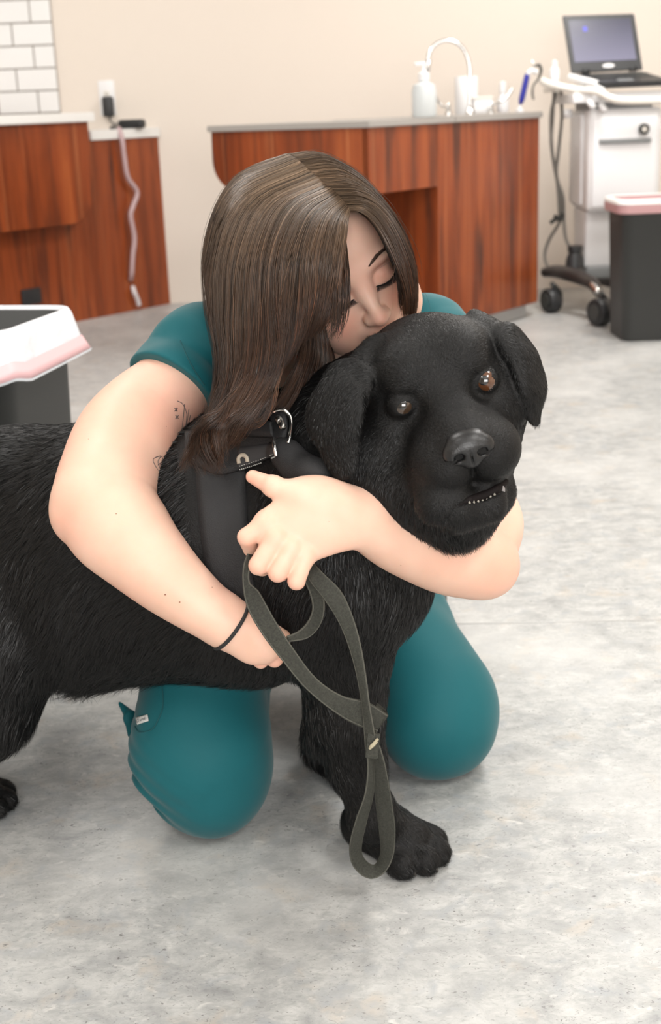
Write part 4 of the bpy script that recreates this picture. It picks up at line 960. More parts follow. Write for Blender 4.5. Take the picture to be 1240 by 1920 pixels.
# guide locks, root to tip, in order from the forehead to the back of the head; image-left side of the part
GL = [
 [(657, 394, 1.512), (652, 420, 1.49), (646, 470, 1.475), (638, 530, 1.465), (620, 585, 1.462), (602, 628, 1.468)],
 [(648, 382, 1.520), (622, 408, 1.485), (606, 470, 1.462), (598, 540, 1.455), (584, 600, 1.46), (560, 655, 1.468)],
 [(634, 366, 1.530), (586, 402, 1.480), (560, 470, 1.452), (552, 560, 1.445), (540, 640, 1.45), (510, 718, 1.455)],
 [(616, 350, 1.545), (545, 388, 1.490), (508, 470, 1.455), (500, 570, 1.445), (494, 670, 1.445), (462, 765, 1.445)],
 [(598, 334, 1.560), (502, 380, 1.510), (458, 470, 1.475), (450, 580, 1.462), (446, 690, 1.455), (412, 800, 1.450), (392, 868, 1.445)],
 [(580, 318, 1.580), (465, 372, 1.540), (418, 470, 1.510), (412, 585, 1.495), (418, 690, 1.480), (388, 780, 1.468), (352, 850, 1.46)],
 [(562, 304, 1.600), (440, 362, 1.580), (396, 470, 1.560), (392, 575, 1.540), (408, 680, 1.520), (392, 770, 1.495), (352, 828, 1.48)],
 [(548, 294, 1.630), (432, 345, 1.640), (386, 460, 1.630), (385, 560, 1.610), (405, 660, 1.585), (398, 750, 1.545), (368, 800, 1.52)],
 [(540, 290, 1.660), (445, 330, 1.720), (394, 440, 1.730), (400, 560, 1.72), (425, 650, 1.70), (425, 720, 1.66), (400, 770, 1.60)],
 [(536, 290, 1.680), (490, 315, 1.770), (460, 430, 1.810), (465, 560, 1.82), (480, 640, 1.80), (480, 700, 1.78)]]
GR = [
 [(657, 394, 1.512), (682, 398, 1.492), (712, 428, 1.482), (741, 488, 1.482), (759, 545, 1.492), (766, 600, 1.505)],
 [(648, 382, 1.520), (692, 384, 1.492), (729, 420, 1.480), (757, 480, 1.485), (770, 545, 1.497), (773, 602, 1.512)],
 [(626, 358, 1.537), (682, 362, 1.500), (731, 402, 1.490), (764, 465, 1.500), (778, 530, 1.512), (780, 600, 1.525)],
 [(600, 336, 1.558), (658, 336, 1.520), (719, 382, 1.510), (762, 448, 1.525), (781, 515, 1.540), (785, 590, 1.550)],
 [(575, 312, 1.585), (632, 308, 1.555), (700, 352, 1.550), (752, 425, 1.565), (777, 500, 1.580), (783, 580, 1.590)],
 [(556, 297, 1.615), (612, 292, 1.610), (684, 334, 1.620), (740, 410, 1.635), (770, 490, 1.640), (778, 570, 1.64)],
 [(545, 290, 1.65), (596, 286, 1.69), (668, 330, 1.72), (728, 410, 1.73), (755, 500, 1.73), (760, 580, 1.73)],
 [(538, 290, 1.68), (560, 295, 1.77), (610, 350, 1.82), (650, 450, 1.83), (660, 560, 1.82), (650, 640, 1.80)]]
NS = 26
def guides(Gd): return np.array([crom([hp(*p) for p in g], NS) for g in Gd])
gl, gr = guides(GL), guides(GR)
HC0 = HH(0, .098, .030)
def locks(gd, n, seed, w=None):
    r = np.random.default_rng(seed); K = len(gd); ctrl = gd.transpose(1, 0, 2).reshape(NS, K, 3)
    u = r.uniform(0, K - 1, n) if w is None else w(r, n)
    out = np.empty((n, NS, 3))
    for i in range(NS):
        P = ctrl[i]; Q = np.vstack([2 * P[0] - P[1], P, 2 * P[-1] - P[-2]])
        k = np.minimum(u.astype(int), K - 2); f = (u - k)[:, None]; a, b, c, d = Q[k], Q[k + 1], Q[k + 2], Q[k + 3]
        out[:, i] = .5 * (2 * b + (c - a) * f + (2 * a - 5 * b + 4 * c - d) * f ** 2 + (3 * b - a - 3 * c + d) * f ** 3)
    return out, u
def inward(P):     # towards the middle of the head, levelling out lower down
    d = HC0 - P; d[..., 2] *= .55; return d / (np.linalg.norm(d, axis=-1, keepdims=True) + 1e-9)
def sheet(gd, nu, off, name):
    K = len(gd); us = np.linspace(0, K - 1, nu); P, _ = locks(gd, nu, 1, lambda r, n: us)
    v = np.linspace(0, 1, NS); P = P + inward(P) * (off * np.minimum(1, v * 4 + .15))[None, :, None]
    k = np.linspace(0, 1, nu)[:, None]
    P = P + inward(P) * (.0022 * np.sin(us * 9.3)[:, None] * v[None, :] + .0015 * np.sin(us * 23)[:, None] * v[None, :])[..., None]
    P = P[:, :int(NS * .93)]; n2 = P.shape[1]
    V = P.reshape(-1, 3); Fc = np.array([(i * n2 + j, i * n2 + j + 1, (i + 1) * n2 + j + 1, (i + 1) * n2 + j) for i in range(nu - 1) for j in range(n2 - 1)])
    T = np.zeros((len(V), 4), np.float32); T[:, :3] = (.030, .017, .011); T[:, 3] = 1
    return V, Fc, T
def strands(gd, n, seed, rad, depth=.012, spread=.0022, w=None, tipj=.18, curl=0.0, dive=0.0, dark=1.0, g0=0.0):
    r = np.random.default_rng(seed); P, u = locks(gd, n, seed, w); v = np.linspace(0, 1, NS)[None, :]
    # gather strands into locks whose tips draw together
    nc = int((len(gd) - 1) * 11); cu = np.clip(np.round(u / (len(gd) - 1) * nc + r.normal(0, .35, n)), 0, nc) / nc * (len(gd) - 1)
    Q, _ = locks(gd, n, seed, lambda r_, n_: cu)
    pull = np.clip(v * 1.1 - .15, 0, 1) ** 1.3 * .62; P = P + (Q - P) * pull[..., None]
    lay = r.beta(1.1, 2.2, n)[:, None] * depth; cl = r.normal(0, 1, nc + 1)[np.round(cu / (len(gd) - 1) * nc).astype(int)]
    lay = lay + (np.abs(cl) * .0075)[:, None] * (.25 + .75 * v)
    P = P + inward(P) * (lay * np.minimum(1, v * 3 + .1) + dive * np.clip(1 - v * 2.6, 0, 1))[..., None]
    T = np.gradient(P, axis=1); T /= np.linalg.norm(T, axis=2, keepdims=True)
    sd = np.cross(T, inward(P)); ph = r.uniform(0, 6.28, n)[:, None]; cp = cl[:, None] * 2.1 + ph * .12
    amp = spread * (.3 + 1.2 * v); wob = np.sin(v * r.uniform(2, 7, n)[:, None] + ph) * amp * r.normal(0, .7, n)[:, None]
    wob = wob + np.sin(v * 9 + cp) * .0028 * v ** 2 * (1 + 3 * curl)
    P = P + sd * wob[..., None] + r.normal(0, .00055, (n, 1, 3)) + inward(P) * (np.sin(v * 7 + ph * .2 + cl[:, None]) * .0015 * v)[..., None]
    # uneven lengths
    e = 1 - r.beta(1.2, 4, n) * tipj * 2.2; idx = v * e[:, None] * (NS - 1); i0 = np.minimum(idx.astype(int), NS - 2); f = (idx - i0)[..., None]
    rows = np.arange(n)[:, None]; P = P[rows, i0] * (1 - f) + P[rows, i0 + 1] * f
    R = rad * r.uniform(.7, 1.25, n)[:, None] * np.interp(v, [0, .05, .7, 1], [.7, 1, .95, .25])
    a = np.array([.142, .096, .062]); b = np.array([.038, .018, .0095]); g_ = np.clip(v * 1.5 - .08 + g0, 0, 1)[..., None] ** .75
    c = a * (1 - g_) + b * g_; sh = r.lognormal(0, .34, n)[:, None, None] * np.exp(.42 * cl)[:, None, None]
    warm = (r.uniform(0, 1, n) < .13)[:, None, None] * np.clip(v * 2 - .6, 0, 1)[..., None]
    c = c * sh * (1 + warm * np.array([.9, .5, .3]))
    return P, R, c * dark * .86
def strand_mesh(P, R, c):
    n, m_, _ = P.shape; T = np.gradient(P, axis=1); T /= np.linalg.norm(T, axis=2, keepdims=True) + 1e-12
    u = np.cross(T, np.array([.3, .5, .81])); u /= np.linalg.norm(u, axis=2, keepdims=True) + 1e-12; w = np.cross(T, u)
    V = np.stack([P + R[..., None] * (math.cos(a) * u + math.sin(a) * w) for a in (0, 2.094, 4.189)], 2).reshape(-1, 3)
    base = (np.arange(n)[:, None, None] * m_ + np.arange(m_ - 1)[None, :, None]) * 3; j = np.arange(3)[None, None, :]; j2 = (j + 1) % 3
    F = np.stack([base + j, base + j2, base + 3 + j2, base + 3 + j], -1).reshape(-1, 4)
    col = np.ones((len(V), 4), np.float32); col[:, :3] = np.repeat(c.reshape(-1, 3), 3, 0); return V, F, col
parts = []
parts.append(sheet(gl, 90, .0075, 'l')); parts.append(sheet(gr, 70, .0065, 'r'))
parts.append(sheet(gl, 90, .020, 'l')); parts.append(sheet(gr, 60, .014, 'r'))
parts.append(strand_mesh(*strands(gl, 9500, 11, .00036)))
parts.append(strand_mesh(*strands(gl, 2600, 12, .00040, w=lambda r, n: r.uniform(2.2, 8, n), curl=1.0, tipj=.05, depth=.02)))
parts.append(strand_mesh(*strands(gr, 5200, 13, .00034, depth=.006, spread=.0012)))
# wavy lower ends over the shoulder and the harness
GT = [[(462, 560, 1.45), (470, 650, 1.445), (455, 720, 1.44), (420, 765, 1.44), (372, 800, 1.44), (345, 850, 1.45), (338, 905, 1.46)],
      [(440, 560, 1.46), (450, 660, 1.445), (430, 740, 1.44), (415, 790, 1.435), (395, 820, 1.435), (392, 862, 1.44), (402, 900, 1.45)],
      [(500, 600, 1.445), (500, 690, 1.44), (480, 745, 1.435), (455, 780, 1.435), (425, 800, 1.435), (398, 832, 1.44), (380, 858, 1.445)],
      [(530, 600, 1.45), (525, 680, 1.445), (512, 730, 1.44), (500, 765, 1.44), (478, 800, 1.44), (450, 812, 1.44), (425, 825, 1.445)]]
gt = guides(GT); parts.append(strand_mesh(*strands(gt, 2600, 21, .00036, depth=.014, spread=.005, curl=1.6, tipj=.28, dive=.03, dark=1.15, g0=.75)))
# hair falling on the far side of the jaw, strands in a darker tone
GU = [[(560, 520, 1.52), (566, 600, 1.515), (560, 670, 1.51), (535, 730, 1.50), (505, 775, 1.49)],
      [(590, 520, 1.54), (588, 610, 1.54), (588, 670, 1.535), (570, 730, 1.53), (535, 790, 1.51)],
      [(600, 560, 1.60), (612, 640, 1.60), (622, 690, 1.59), (610, 740, 1.58), (570, 800, 1.56)],
      [(590, 560, 1.68), (610, 640, 1.68), (630, 700, 1.67), (620, 750, 1.66), (570, 800, 1.64)]]
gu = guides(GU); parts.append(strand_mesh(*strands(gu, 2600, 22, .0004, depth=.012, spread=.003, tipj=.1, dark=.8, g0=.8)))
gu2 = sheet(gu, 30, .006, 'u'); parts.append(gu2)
# stray wisps across the cheek
GW = [[(650, 420, 1.486), (655, 480, 1.475), (658, 540, 1.466), (652, 590, 1.462), (640, 640, 1.462)],
      [(640, 420, 1.480), (640, 500, 1.468), (640, 560, 1.460), (636, 610, 1.458), (628, 645, 1.46)],
      [(628, 450, 1.47), (626, 520, 1.46), (624, 580, 1.457), (618, 620, 1.458), (606, 648, 1.46)]]
gw = guides(GW); P, R, c = strands(gw, 150, 31, .00032, depth=.004, spread=.0016, tipj=.3, dive=.02, g0=.5); parts.append(strand_mesh(P, R, c * .8))
# flyaways
P, R, c = strands(gl, 200, 41, .00020, depth=.001, spread=.012); P = P - inward(P) * (np.linspace(0, 1, NS) * .006)[None, :, None]; parts.append(strand_mesh(P, R, c * 1.2))
P, R, c = strands(gr, 60, 42, .00020, depth=.001, spread=.008); P = P - inward(P) * (np.linspace(0, 1, NS) * .004)[None, :, None]; parts.append(strand_mesh(P, R, c * 1.2))
# scalp cap so that no skin shows through from any side
cap_p = [el_f(HH, 0, .100, .030, .079, .097, .089, .02), rc(HH(0, .13, .0), HH(0, .15, -.07), .070, .055, .03),
         el_f(HH, 0, -.030, -.055, .052, .100, .085, .012, 'c'), el_f(HH, 0, -.04, .040, .054, .075, .052, .010, 'c')]
cv, cq = sdf_mesh(cap_p, .003); tcol = np.ones((len(cv), 4), np.float32); tcol[:, :3] = (.050, .030, .022); parts.append((cv, cq, tcol))
off = 0; VV, FF, CC = [], [], []
for v, f_, c in parts: VV.append(v); FF.append(f_ + off); CC.append(c); off += len(v)
hair = link_mesh('hair', np.vstack(VV), np.vstack(FF).astype(np.int32), 'hair', body)
hair['label'] = 'long straight brown hair with a side part and wavy ends'
ca = hair.data.color_attributes.new('tone', 'FLOAT_COLOR', 'POINT'); ca.data.foreach_set('color', np.vstack(CC).astype(np.float32).ravel())
print('hair', len(hair.data.polygons))

# ================================================================== harness and leash
def drape_strip(name, A, B, off, th, m, par, trees, nu=40, nv=7, edge=.35, smooth_it=3):
    A = crom(A, nu); B = crom(B, nu); V = np.empty((nu, nv, 3)); last = None
    for i in range(nu):
        for j in range(nv):
            w = j / (nv - 1); q = A[i] * (1 - w) + B[i] * w; h_ = hit(trees, q[0], q[1], 0)
            V[i, j] = h_ if h_ is not None else last; last = V[i, j]
    for _ in range(smooth_it):
        V[1:-1] = (V[:-2] + V[2:] + 2 * V[1:-1]) / 4; V[:, 1:-1] = (V[:, :-2] + V[:, 2:] + 2 * V[:, 1:-1]) / 4
    du = np.gradient(V, axis=0); dv = np.gradient(V, axis=1); Nn = np.cross(du, dv); Nn /= np.linalg.norm(Nn, axis=2, keepdims=True) + 1e-12
    vw = CAM - V; Nn *= np.sign((Nn * vw).sum(2, keepdims=True).mean())
    e = np.array([edge] + [1] * (nv - 2) + [edge])[None, :, None]
    top_ = V + Nn * (off + th * e); bot = V + Nn * (off - .003)
    return grid_solid(name, top_, bot, m, par)
def grid_solid(name, T, Bt, m, par):
    nu, nv, _ = T.shape; V = np.vstack([T.reshape(-1, 3), Bt.reshape(-1, 3)]); o = nu * nv; Fc = []
    for i in range(nu - 1):
        for j in range(nv - 1):
            a = i * nv + j; Fc += [(a, a + 1, a + nv + 1, a + nv), (o + a, o + a + nv, o + a + nv + 1, o + a + 1)]
    for i in range(nu - 1):
        for j, s in ((0, 1), (nv - 1, -1)):
            a = i * nv + j; q = (a, a + nv, o + a + nv, o + a); Fc.append(q if s > 0 else q[::-1])
    for j in range(nv - 1):
        for i, s in ((0, -1), (nu - 1, 1)):
            a = i * nv + j; q = (a, a + 1, o + a + 1, o + a); Fc.append(q if s > 0 else q[::-1])
    return link_mesh(name, V, np.array(Fc), m, par)
HA = thing('harness', tuple(C(430, 900, 1.52)), 'black webbing dog harness with padded neck strap and silver buckle', 'harness')
side = drape_strip('side_strap', [(366, 850), (370, 930), (377, 1005), (386, 1062), (400, 1110), (420, 1150)], [(458, 850), (462, 930), (466, 1000), (470, 1050), (478, 1100), (490, 1150)], .001, .0035, 'strap', HA, [dog_t])
neckb = drape_strip('neck_band', [(352, 818), (375, 814), (420, 812), (470, 806), (520, 800)], [(354, 868), (375, 880), (410, 893), (448, 886), (534, 850)], .006, .005, 'strap', HA, [dog_t], nv=9)
loop = drape_strip('strap_loop', [(470, 800), (482, 768), (508, 750), (538, 762), (549, 800), (548, 830)], [(500, 812), (503, 800), (512, 790), (519, 800), (522, 812), (520, 830)], .010, .005, 'strap', HA, [dog_t], nv=7)
gath = drape_strip('gathered_strap', [(440, 800), (470, 795), (500, 796), (527, 800)], [(440, 828), (470, 828), (500, 826), (530, 826)], .014, .006, 'strap', HA, [dog_t], nv=7)
def ondog(x, y, off): return hit([dog_t], x, y, off)
P = np.array([ondog(x, y, o) for x, y, o in ((536, 842, .012), (556, 858, .016), (584, 878, .017), (610, 888, .010), (634, 893, .002), (650, 895, -.006))])
P[-2:] = [C(628, 886, 1.475), C(665, 880, 1.50)]
T = crom(P, 40); pad_ = tube('padded_neck_strap', T, np.interp(np.linspace(0, 1, 40), [0, .12, .4, .8, 1], [.014, .019, .021, .018, .012]), 'strap', HA, ns=20)
gear_V = []
for o in (side, neckb, loop, gath, pad_):
    gear_V.append(o)
def obj_bvh(os_):
    V, Fc, off = [], [], 0
    for o in os_:
        vs = np.empty(len(o.data.vertices) * 3); o.data.vertices.foreach_get('co', vs); vs = vs.reshape(-1, 3)
        vs = vs + np.array(HA.location) * 0
        V += vs.tolist(); Fc += [tuple(i + off for i in p.vertices) for p in o.data.polygons]; off += len(vs)
    return BVHTree.FromPolygons(V, Fc)
gear_t = obj_bvh(gear_V)
# silver ring: two bars seen either side of the webbing
def og(x, y, off): 
    q = hit([gear_t, dog_t], x, y, off); return q
P = [og(*p) for p in ((518, 775, .003), (524, 772, .004), (532, 774, .005), (538, 784, .005), (540, 800, .005), (542, 824, .004), (541, 832, .001))]
tube('buckle_frame', crom(P, 30), .0021, 'steel', HA, ns=10)['label'] = 'silver wire frame of the buckle'
P = [og(*p) for p in ((517, 822, .002), (518, 838, .004), (522, 857, .003))]
tube('buckle_bar', crom(P, 14), .0021, 'steel', HA, ns=10)['label'] = 'silver bar of the buckle'
b_ = og(529, 798, .004); sp_ = sdf_mesh([rc(og(527, 788, .004), og(530, 802, .004), .004, .0045, .003), el(b_, (.002, .002, .006), None, .002, 'c')], .001); link_mesh('buckle_slider', sp_[0], sp_[1], mat('tarnished_metal', (.30, .29, .27), .35, metal=1), HA)
# stitching: rows of short white threads
def stitches(name, rail, n, ln=.5, off=.0006, r=.0006, par=None):
    P = crom(rail, n * 4); L_ = []
    for i in range(n):
        a, b = P[i * 4], P[min(i * 4 + 2, len(P) - 1)]; x, y = hit([gear_t], *a, off), hit([gear_t], *b, off)
        if x is not None and y is not None and np.linalg.norm(x - y) < .02: L_.append([x, y])
    o = tubes(name, L_, r, 'stitch', par or HA, ns=5) if L_ else None
    if o: o['kind'] = 'stuff'
    return o
stitches('white_stitching', [(449, 880), (475, 872), (500, 863), (520, 855)], 22, r=.0008)
stitches('white_stitching', [(449, 874), (475, 866), (500, 857), (517, 850)], 18, r=.0005)
stitches('white_stitching', [(350, 848), (358, 855), (366, 863)], 8)
stitches('white_stitching', [(512, 752), (526, 758), (537, 770), (543, 785), (545, 802)], 18, off=.0008)
stitches('white_stitching', [(487, 768), (495, 772), (503, 773)], 6)
# cream woven mark: a short arch
P = [og(x, y, .0008) for x, y in ((449, 869), (448, 861), (452, 855), (459, 854), (464, 859), (465, 866))]
A_ = crom(P, 20); drp = dirc(0, 0, 1)
tube('cream_woven_arch', A_, .0026, mat('cream_thread', (.50, .43, .34), .8), HA, ns=8)
P2 = drape_strip('badge_patch', [(449, 838), (470, 836), (500, 832), (518, 828)], [(448, 878), (470, 871), (498, 861), (520, 852)], .0005, .0015, mat('dark_grey_label', (.030, .030, .032), .6), HA, [gear_t, dog_t], nv=5)

LE = thing('leash', tuple(C(540, 1050, 1.42)), 'grey green woven leash hanging in loops from the woman\'s hand', 'leash')
def rail(pts): return [C(*p) for p in pts]
_rr = rail_ribbon
def rail_ribbon(name, A, B, th, m, par, n=60, bow=0):
    o = _rr(name, A, B, th, m, par, n, bow); a, b = crom(A, n), crom(B, n); d = (b - a) * .07
    tubes('edge_thread', [a + d, b - d], .0013, 'leash_edge', o, ns=6); return o
# from the fist down over the dog's leg: left loop that crosses to the right
A = [(500, 1030, 1.437), (478, 1022, 1.430), (460, 1050, 1.425), (456, 1090, 1.425), (464, 1140, 1.43), (492, 1190, 1.435), (530, 1240, 1.445), (572, 1290, 1.46), (622, 1332, 1.47), (668, 1360, 1.485), (706, 1370, 1.495)]
B = [(508, 1042, 1.442), (490, 1036, 1.435), (470, 1062, 1.425), (468, 1092, 1.425), (487, 1110, 1.43), (515, 1160, 1.435), (548, 1212, 1.445), (592, 1270, 1.46), (640, 1303, 1.47), (690, 1316, 1.48), (728, 1340, 1.49)]
rail_ribbon('webbing_left_run', rail(A), rail(B), .0022, 'leash', LE, 90)
A = [(706, 1370, 1.495), (713, 1368, 1.4975), (712, 1362, 1.5)]; B = [(728, 1340, 1.490), (722, 1327, 1.495), (705, 1314, 1.5)]
rail_ribbon('webbing_fold', rail([(706, 1370, 1.495), (696, 1388, 1.502), (688, 1380, 1.510)]), rail([(728, 1340, 1.49), (722, 1330, 1.503), (708, 1318, 1.512)]), .0022, 'leash', LE, 20)
# right run from the fist to the stitched joint
A = [(560, 1050, 1.445), (572, 1070, 1.435), (584, 1094, 1.43), (608, 1125, 1.43), (634, 1165, 1.435), (655, 1215, 1.445), (671, 1275, 1.46), (680, 1330, 1.475), (684, 1385, 1.49), (686, 1412, 1.497)]
B = [(578, 1046, 1.445), (592, 1060, 1.435), (608, 1076, 1.43), (640, 1108, 1.43), (660, 1150, 1.432), (676, 1205, 1.440), (686, 1265, 1.452), (694, 1325, 1.467), (704, 1380, 1.484), (708, 1405, 1.492)]
rail_ribbon('webbing_right_run', rail(A), rail(B), .0024, 'leash', LE, 80)
# small loop behind
A = [(566, 1080, 1.455), (580, 1110, 1.46), (586, 1140, 1.465), (577, 1165, 1.47), (560, 1183, 1.465), (538, 1194, 1.455)]
B = [(590, 1075, 1.455), (604, 1105, 1.46), (609, 1140, 1.465), (600, 1173, 1.475), (577, 1196, 1.47), (540, 1203, 1.455)]
rail_ribbon('webbing_inner_loop', rail(A), rail(B), .0022, 'leash', LE, 50)
# wrist loop at the end, hanging open near the floor
A = [(686, 1395, 1.495), (690, 1440, 1.505), (684, 1490, 1.525), (668, 1535, 1.545), (656, 1580, 1.565), (658, 1615, 1.58), (674, 1638, 1.59), (697, 1648, 1.593), (722, 1636, 1.59), (738, 1605, 1.578), (742, 1560, 1.56), (738, 1520, 1.545), (730, 1470, 1.525), (722, 1430, 1.508), (712, 1398, 1.494)]
B = [(694, 1395, 1.503), (701, 1440, 1.513), (700, 1490, 1.534), (688, 1540, 1.555), (679, 1582, 1.576), (680, 1602, 1.588), (690, 1616, 1.597), (701, 1621, 1.60), (708, 1614, 1.597), (714, 1596, 1.588), (711, 1560, 1.57), (706, 1520, 1.555), (701, 1470, 1.535), (698, 1430, 1.517), (694, 1398, 1.503)]
rail_ribbon('hand_loop', rail(A), rail(B), .0026, 'leash', LE, 120)
fr = box('stitched_joint', C(699, 1398, 1.486), (.015, .006, .030), 'leash', LE, Rm=np.column_stack([dirc(.98, -.1, 0), dirc(0, 0, 1), dirc(.1, .98, 0)]), bev=.002)
tubes('frayed_thread_end', [crom([C(694, 1401, 1.480), C(702, 1393, 1.479), C(709, 1385, 1.48)], 8), crom([C(693, 1404, 1.481), C(700, 1398, 1.479), C(707, 1390, 1.480)], 8)], .0018, 'frayed', LE, ns=6)

# ================================================================== the dog's fur
anch = [  # place, lie of the hair, length
    (DH(0, -.06, -.005), DH.Y, .0035), (DH(0, -.02, .01), DH.Y, .005), (DH(0, .04, .07), DH.Y + DH.Z * .2, .009), (DH(.05, .02, .04), DH.Y + DH.X * .4, .008), (DH(-.05, .02, .04), DH.Y - DH.X * .4, .008),
    (DH(.03, -.06, -.07), DH.Y * .8 - DH.Z * .5, .005), (DH(-.03, -.06, -.07), DH.Y * .8 - DH.Z * .5, .005),
    (DH(.09, .03, -.03), DH.Y - DH.Z * .4, .010), (DH(-.09, .03, -.03), DH.Y - DH.Z * .4, .010), (DH(.05, 0, -.13), DH.Y * .6 - DH.Z * .7 + DH.X * .3, .012), (DH(-.05, 0, -.13), DH.Y * .6 - DH.Z * .7 - DH.X * .3, .014),
    (DH(0, .05, -.16), dirc(-.2, -1, .2), .020), (C(700, 950, 1.47), dirc(-.35, -.9, .1), .018), (C(640, 730, 1.43), dirc(-.35, -.9, 0), .010), (C(640, 850, 1.42), dirc(.25, -1, 0), .010),
    (C(985, 670, 1.43), dirc(.5, -.8, 0), .010), (C(1003, 760, 1.44), dirc(.1, -1, 0), .010),
    (C(600, 900, 1.5), dirc(-.7, -.7, 0), .018), (C(700, 1080, 1.5), dirc(.05, -1, .1), .020), (C(560, 1100, 1.5), dirc(-.3, -.95, 0), .020), (C(780, 1120, 1.6), dirc(.2, -1, 0), .016),
    (C(60, 830, 1.72), dirc(-1, -.12, 0), .022), (C(-80, 850, 1.82), dirc(-1, -.2, 0), .022), (C(300, 880, 1.62), dirc(-.95, -.3, 0), .02), (C(60, 960, 1.68), dirc(-.95, -.42, 0), .020), (C(230, 1080, 1.58), dirc(-.8, -.6, 0), .022),
    (C(420, 1000, 1.53), dirc(-.6, -.8, 0), .018), (C(110, 1265, 1.72), dirc(-.35, -.95, 0), .060), (C(180, 1265, 1.70), dirc(-.45, -.95, 0), .060), (C(240, 1255, 1.70), dirc(-.45, -.95, 0), .055), (C(350, 1235, 1.66), dirc(-.6, -.8, 0), .032), (C(830, 1015, 1.42), dirc(.1, -1, 0), .022), (C(760, 1000, 1.43), dirc(-.1, -1, 0), .020), (C(60, 1180, 1.68), dirc(-.5, -.85, 0), .024),
    (C(650, 1330, 1.60), dirc(.1, -1, 0), .012), (C(585, 1370, 1.66), dirc(-.45, -.9, 0), .020), (C(690, 1500, 1.63), dirc(.2, -1, 0), .010), (pawc + (0, 0, .05), PF + (0, 0, -.3), .006),
    (C(-20, 1150, 1.68), dirc(-.2, -1, 0), .020), (C(60, 1290, 1.71), dirc(.1, -1, 0), .016), (C(-50, 1380, 1.72), dirc(-.3, -1, 0), .012), (hf + (0, 0, .05), HFd, .007)]
AP = np.array([a[0] for a in anch]); AD = np.array([np.asarray(a[1], float) / np.linalg.norm(a[1]) for a in anch]); AL = np.array([a[2] for a in anch])
def tri_sample(V, Q, n, wfun):
    a, b, c, d = (V[Q[:, i]] for i in range(4)); nr = np.cross(c - a, d - b); ar = np.linalg.norm(nr, axis=1) / 2; nr /= (2 * ar[:, None] + 1e-12)
    ctr = (a + b + c + d) / 4; w = ar * wfun(ctr, nr); i = rng.choice(len(Q), n, p=w / w.sum()); u, v = rng.uniform(0, 1, (2, n, 1))
    return (a[i] * (1 - u) * (1 - v) + b[i] * u * (1 - v) + c[i] * u * v + d[i] * (1 - u) * v), nr[i]
flip = 1.0 if ((DV[DQ].mean(1) - DV.mean(0)) * np.cross(DV[DQ[:, 2]] - DV[DQ[:, 0]], DV[DQ[:, 3]] - DV[DQ[:, 1]])).sum() > 0 else -1.0
def wfun(ctr, nr):
    face = ((CAM - ctr) * nr * flip).sum(1) > -.15; L = DH.inv(ctr); hd = (np.linalg.norm(L, axis=1) < .17)
    px = 620 + FPX * ((ctr - CAM) @ R3)[:, 0] / -((ctr - CAM) @ R3)[:, 2]
    return np.where(face, 1.0, .22) * np.where(hd, 2.3, 1.0) * np.where(px < -160, .15, 1)
NF = 210000
P0, NR = tri_sample(DV, DQ, NF, wfun); NR = NR * flip
L = DH.inv(P0); ok = np.ones(NF, bool)
for s in (-1, 1): ok &= np.linalg.norm((L - (s * .047, -.006, 0)) / (.017, .02, .0105), axis=1) > 1
ok &= ~((np.abs(L[:, 0]) < .032) & (L[:, 1] < -.080) & (L[:, 2] > -.062) & (L[:, 2] < -.018))
ok &= ~((L[:, 1] < -.04) & (L[:, 2] < -.083) & (L[:, 2] > -.103) & (L[:, 0] > -.02))
P0, NR, L = P0[ok], NR[ok], L[ok]
def near(tree, P, r):
    return np.array([tree.find_nearest(Vector(p), r)[0] is not None for p in P.tolist()])
bb = lambda P, lo, hi: np.all((P > lo) & (P < hi), axis=1)
W_ = np.zeros((len(P0), 3)); Ls = np.zeros(len(P0)); Wt = np.zeros(len(P0))
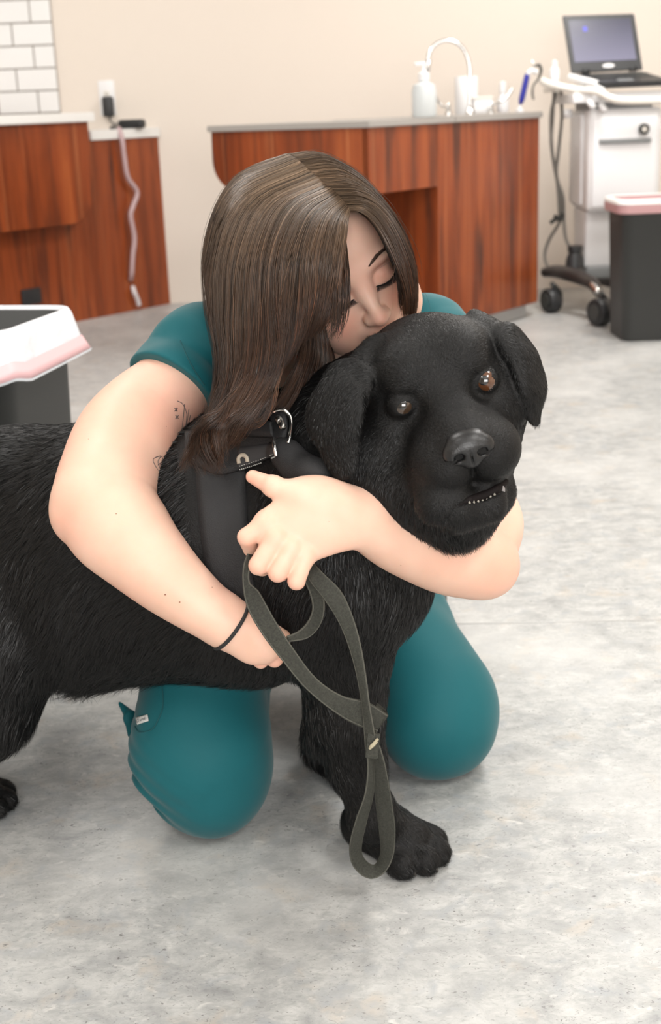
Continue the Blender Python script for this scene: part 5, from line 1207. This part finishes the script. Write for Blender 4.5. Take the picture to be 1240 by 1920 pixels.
for k in range(len(anch)):
    w = 1 / (((P0 - AP[k]) ** 2).sum(1) + .0004) ** 1.6; W_ += w[:, None] * AD[k]; Ls += w * AL[k]; Wt += w
W_ /= np.linalg.norm(W_, axis=1)[:, None]; Ls /= Wt
hd = np.linalg.norm(L, axis=1) < .16
cl_ = .35 * vnoise(P0, 55, 77)[:, None] * np.cross(NR, W_) + .25 * vnoise(P0, 140, 78)[:, None] * np.cross(NR, W_)
W_ = W_ + cl_ * np.where(hd, .5, 1.0)[:, None] + rng.normal(0, .14, P0.shape)
Tn = W_ - (W_ * NR).sum(1)[:, None] * NR; Tn /= np.linalg.norm(Tn, axis=1)[:, None] + 1e-9
Ls = Ls * rng.uniform(.65, 1.25, len(Ls)); lift = (rng.uniform(.08, .30, len(Ls)) * np.where(hd, .5, 1))[:, None]; Ls = Ls * np.where(hd, .72, 1)
D1 = Tn + NR * lift; D1 /= np.linalg.norm(D1, axis=1)[:, None]; D2 = Tn + NR * lift * .25 + np.array([0, 0, -.12]); D2 /= np.linalg.norm(D2, axis=1)[:, None]
P1 = P0 + D1 * Ls[:, None] * .5; P2 = P1 + D2 * Ls[:, None] * .5; P0 = P0 - NR * .0006
keep = ~near(gear_t, P0, .010) & ~near(gear_t, P2, .006)
keep &= ~near(skin_t, P2, .003)
P0, P1, P2, NR = P0[keep], P1[keep], P2[keep], NR[keep]; n = len(P0)
sd = np.cross(P2 - P0, NR + rng.normal(0, .5, NR.shape)); sd /= np.linalg.norm(sd, axis=1)[:, None] + 1e-9
wd = .00026 * rng.uniform(.7, 1.3, (n, 1)) * np.clip((np.linalg.norm(P2 - P0, axis=1)[:, None] / .012), .55, 1.2)
V = np.stack([P0 - sd * wd, P0 + sd * wd, P1 - sd * wd * .8, P1 + sd * wd * .8, P2 - sd * wd * .1, P2 + sd * wd * .1], 1).reshape(-1, 3)
b_ = np.arange(n)[:, None] * 6; Fc = np.vstack([b_ + np.array([0, 1, 3, 2]), b_ + np.array([2, 3, 5, 4])])
fur = link_mesh('fur', V, Fc, 'fur', dog); fur['kind'] = 'stuff'
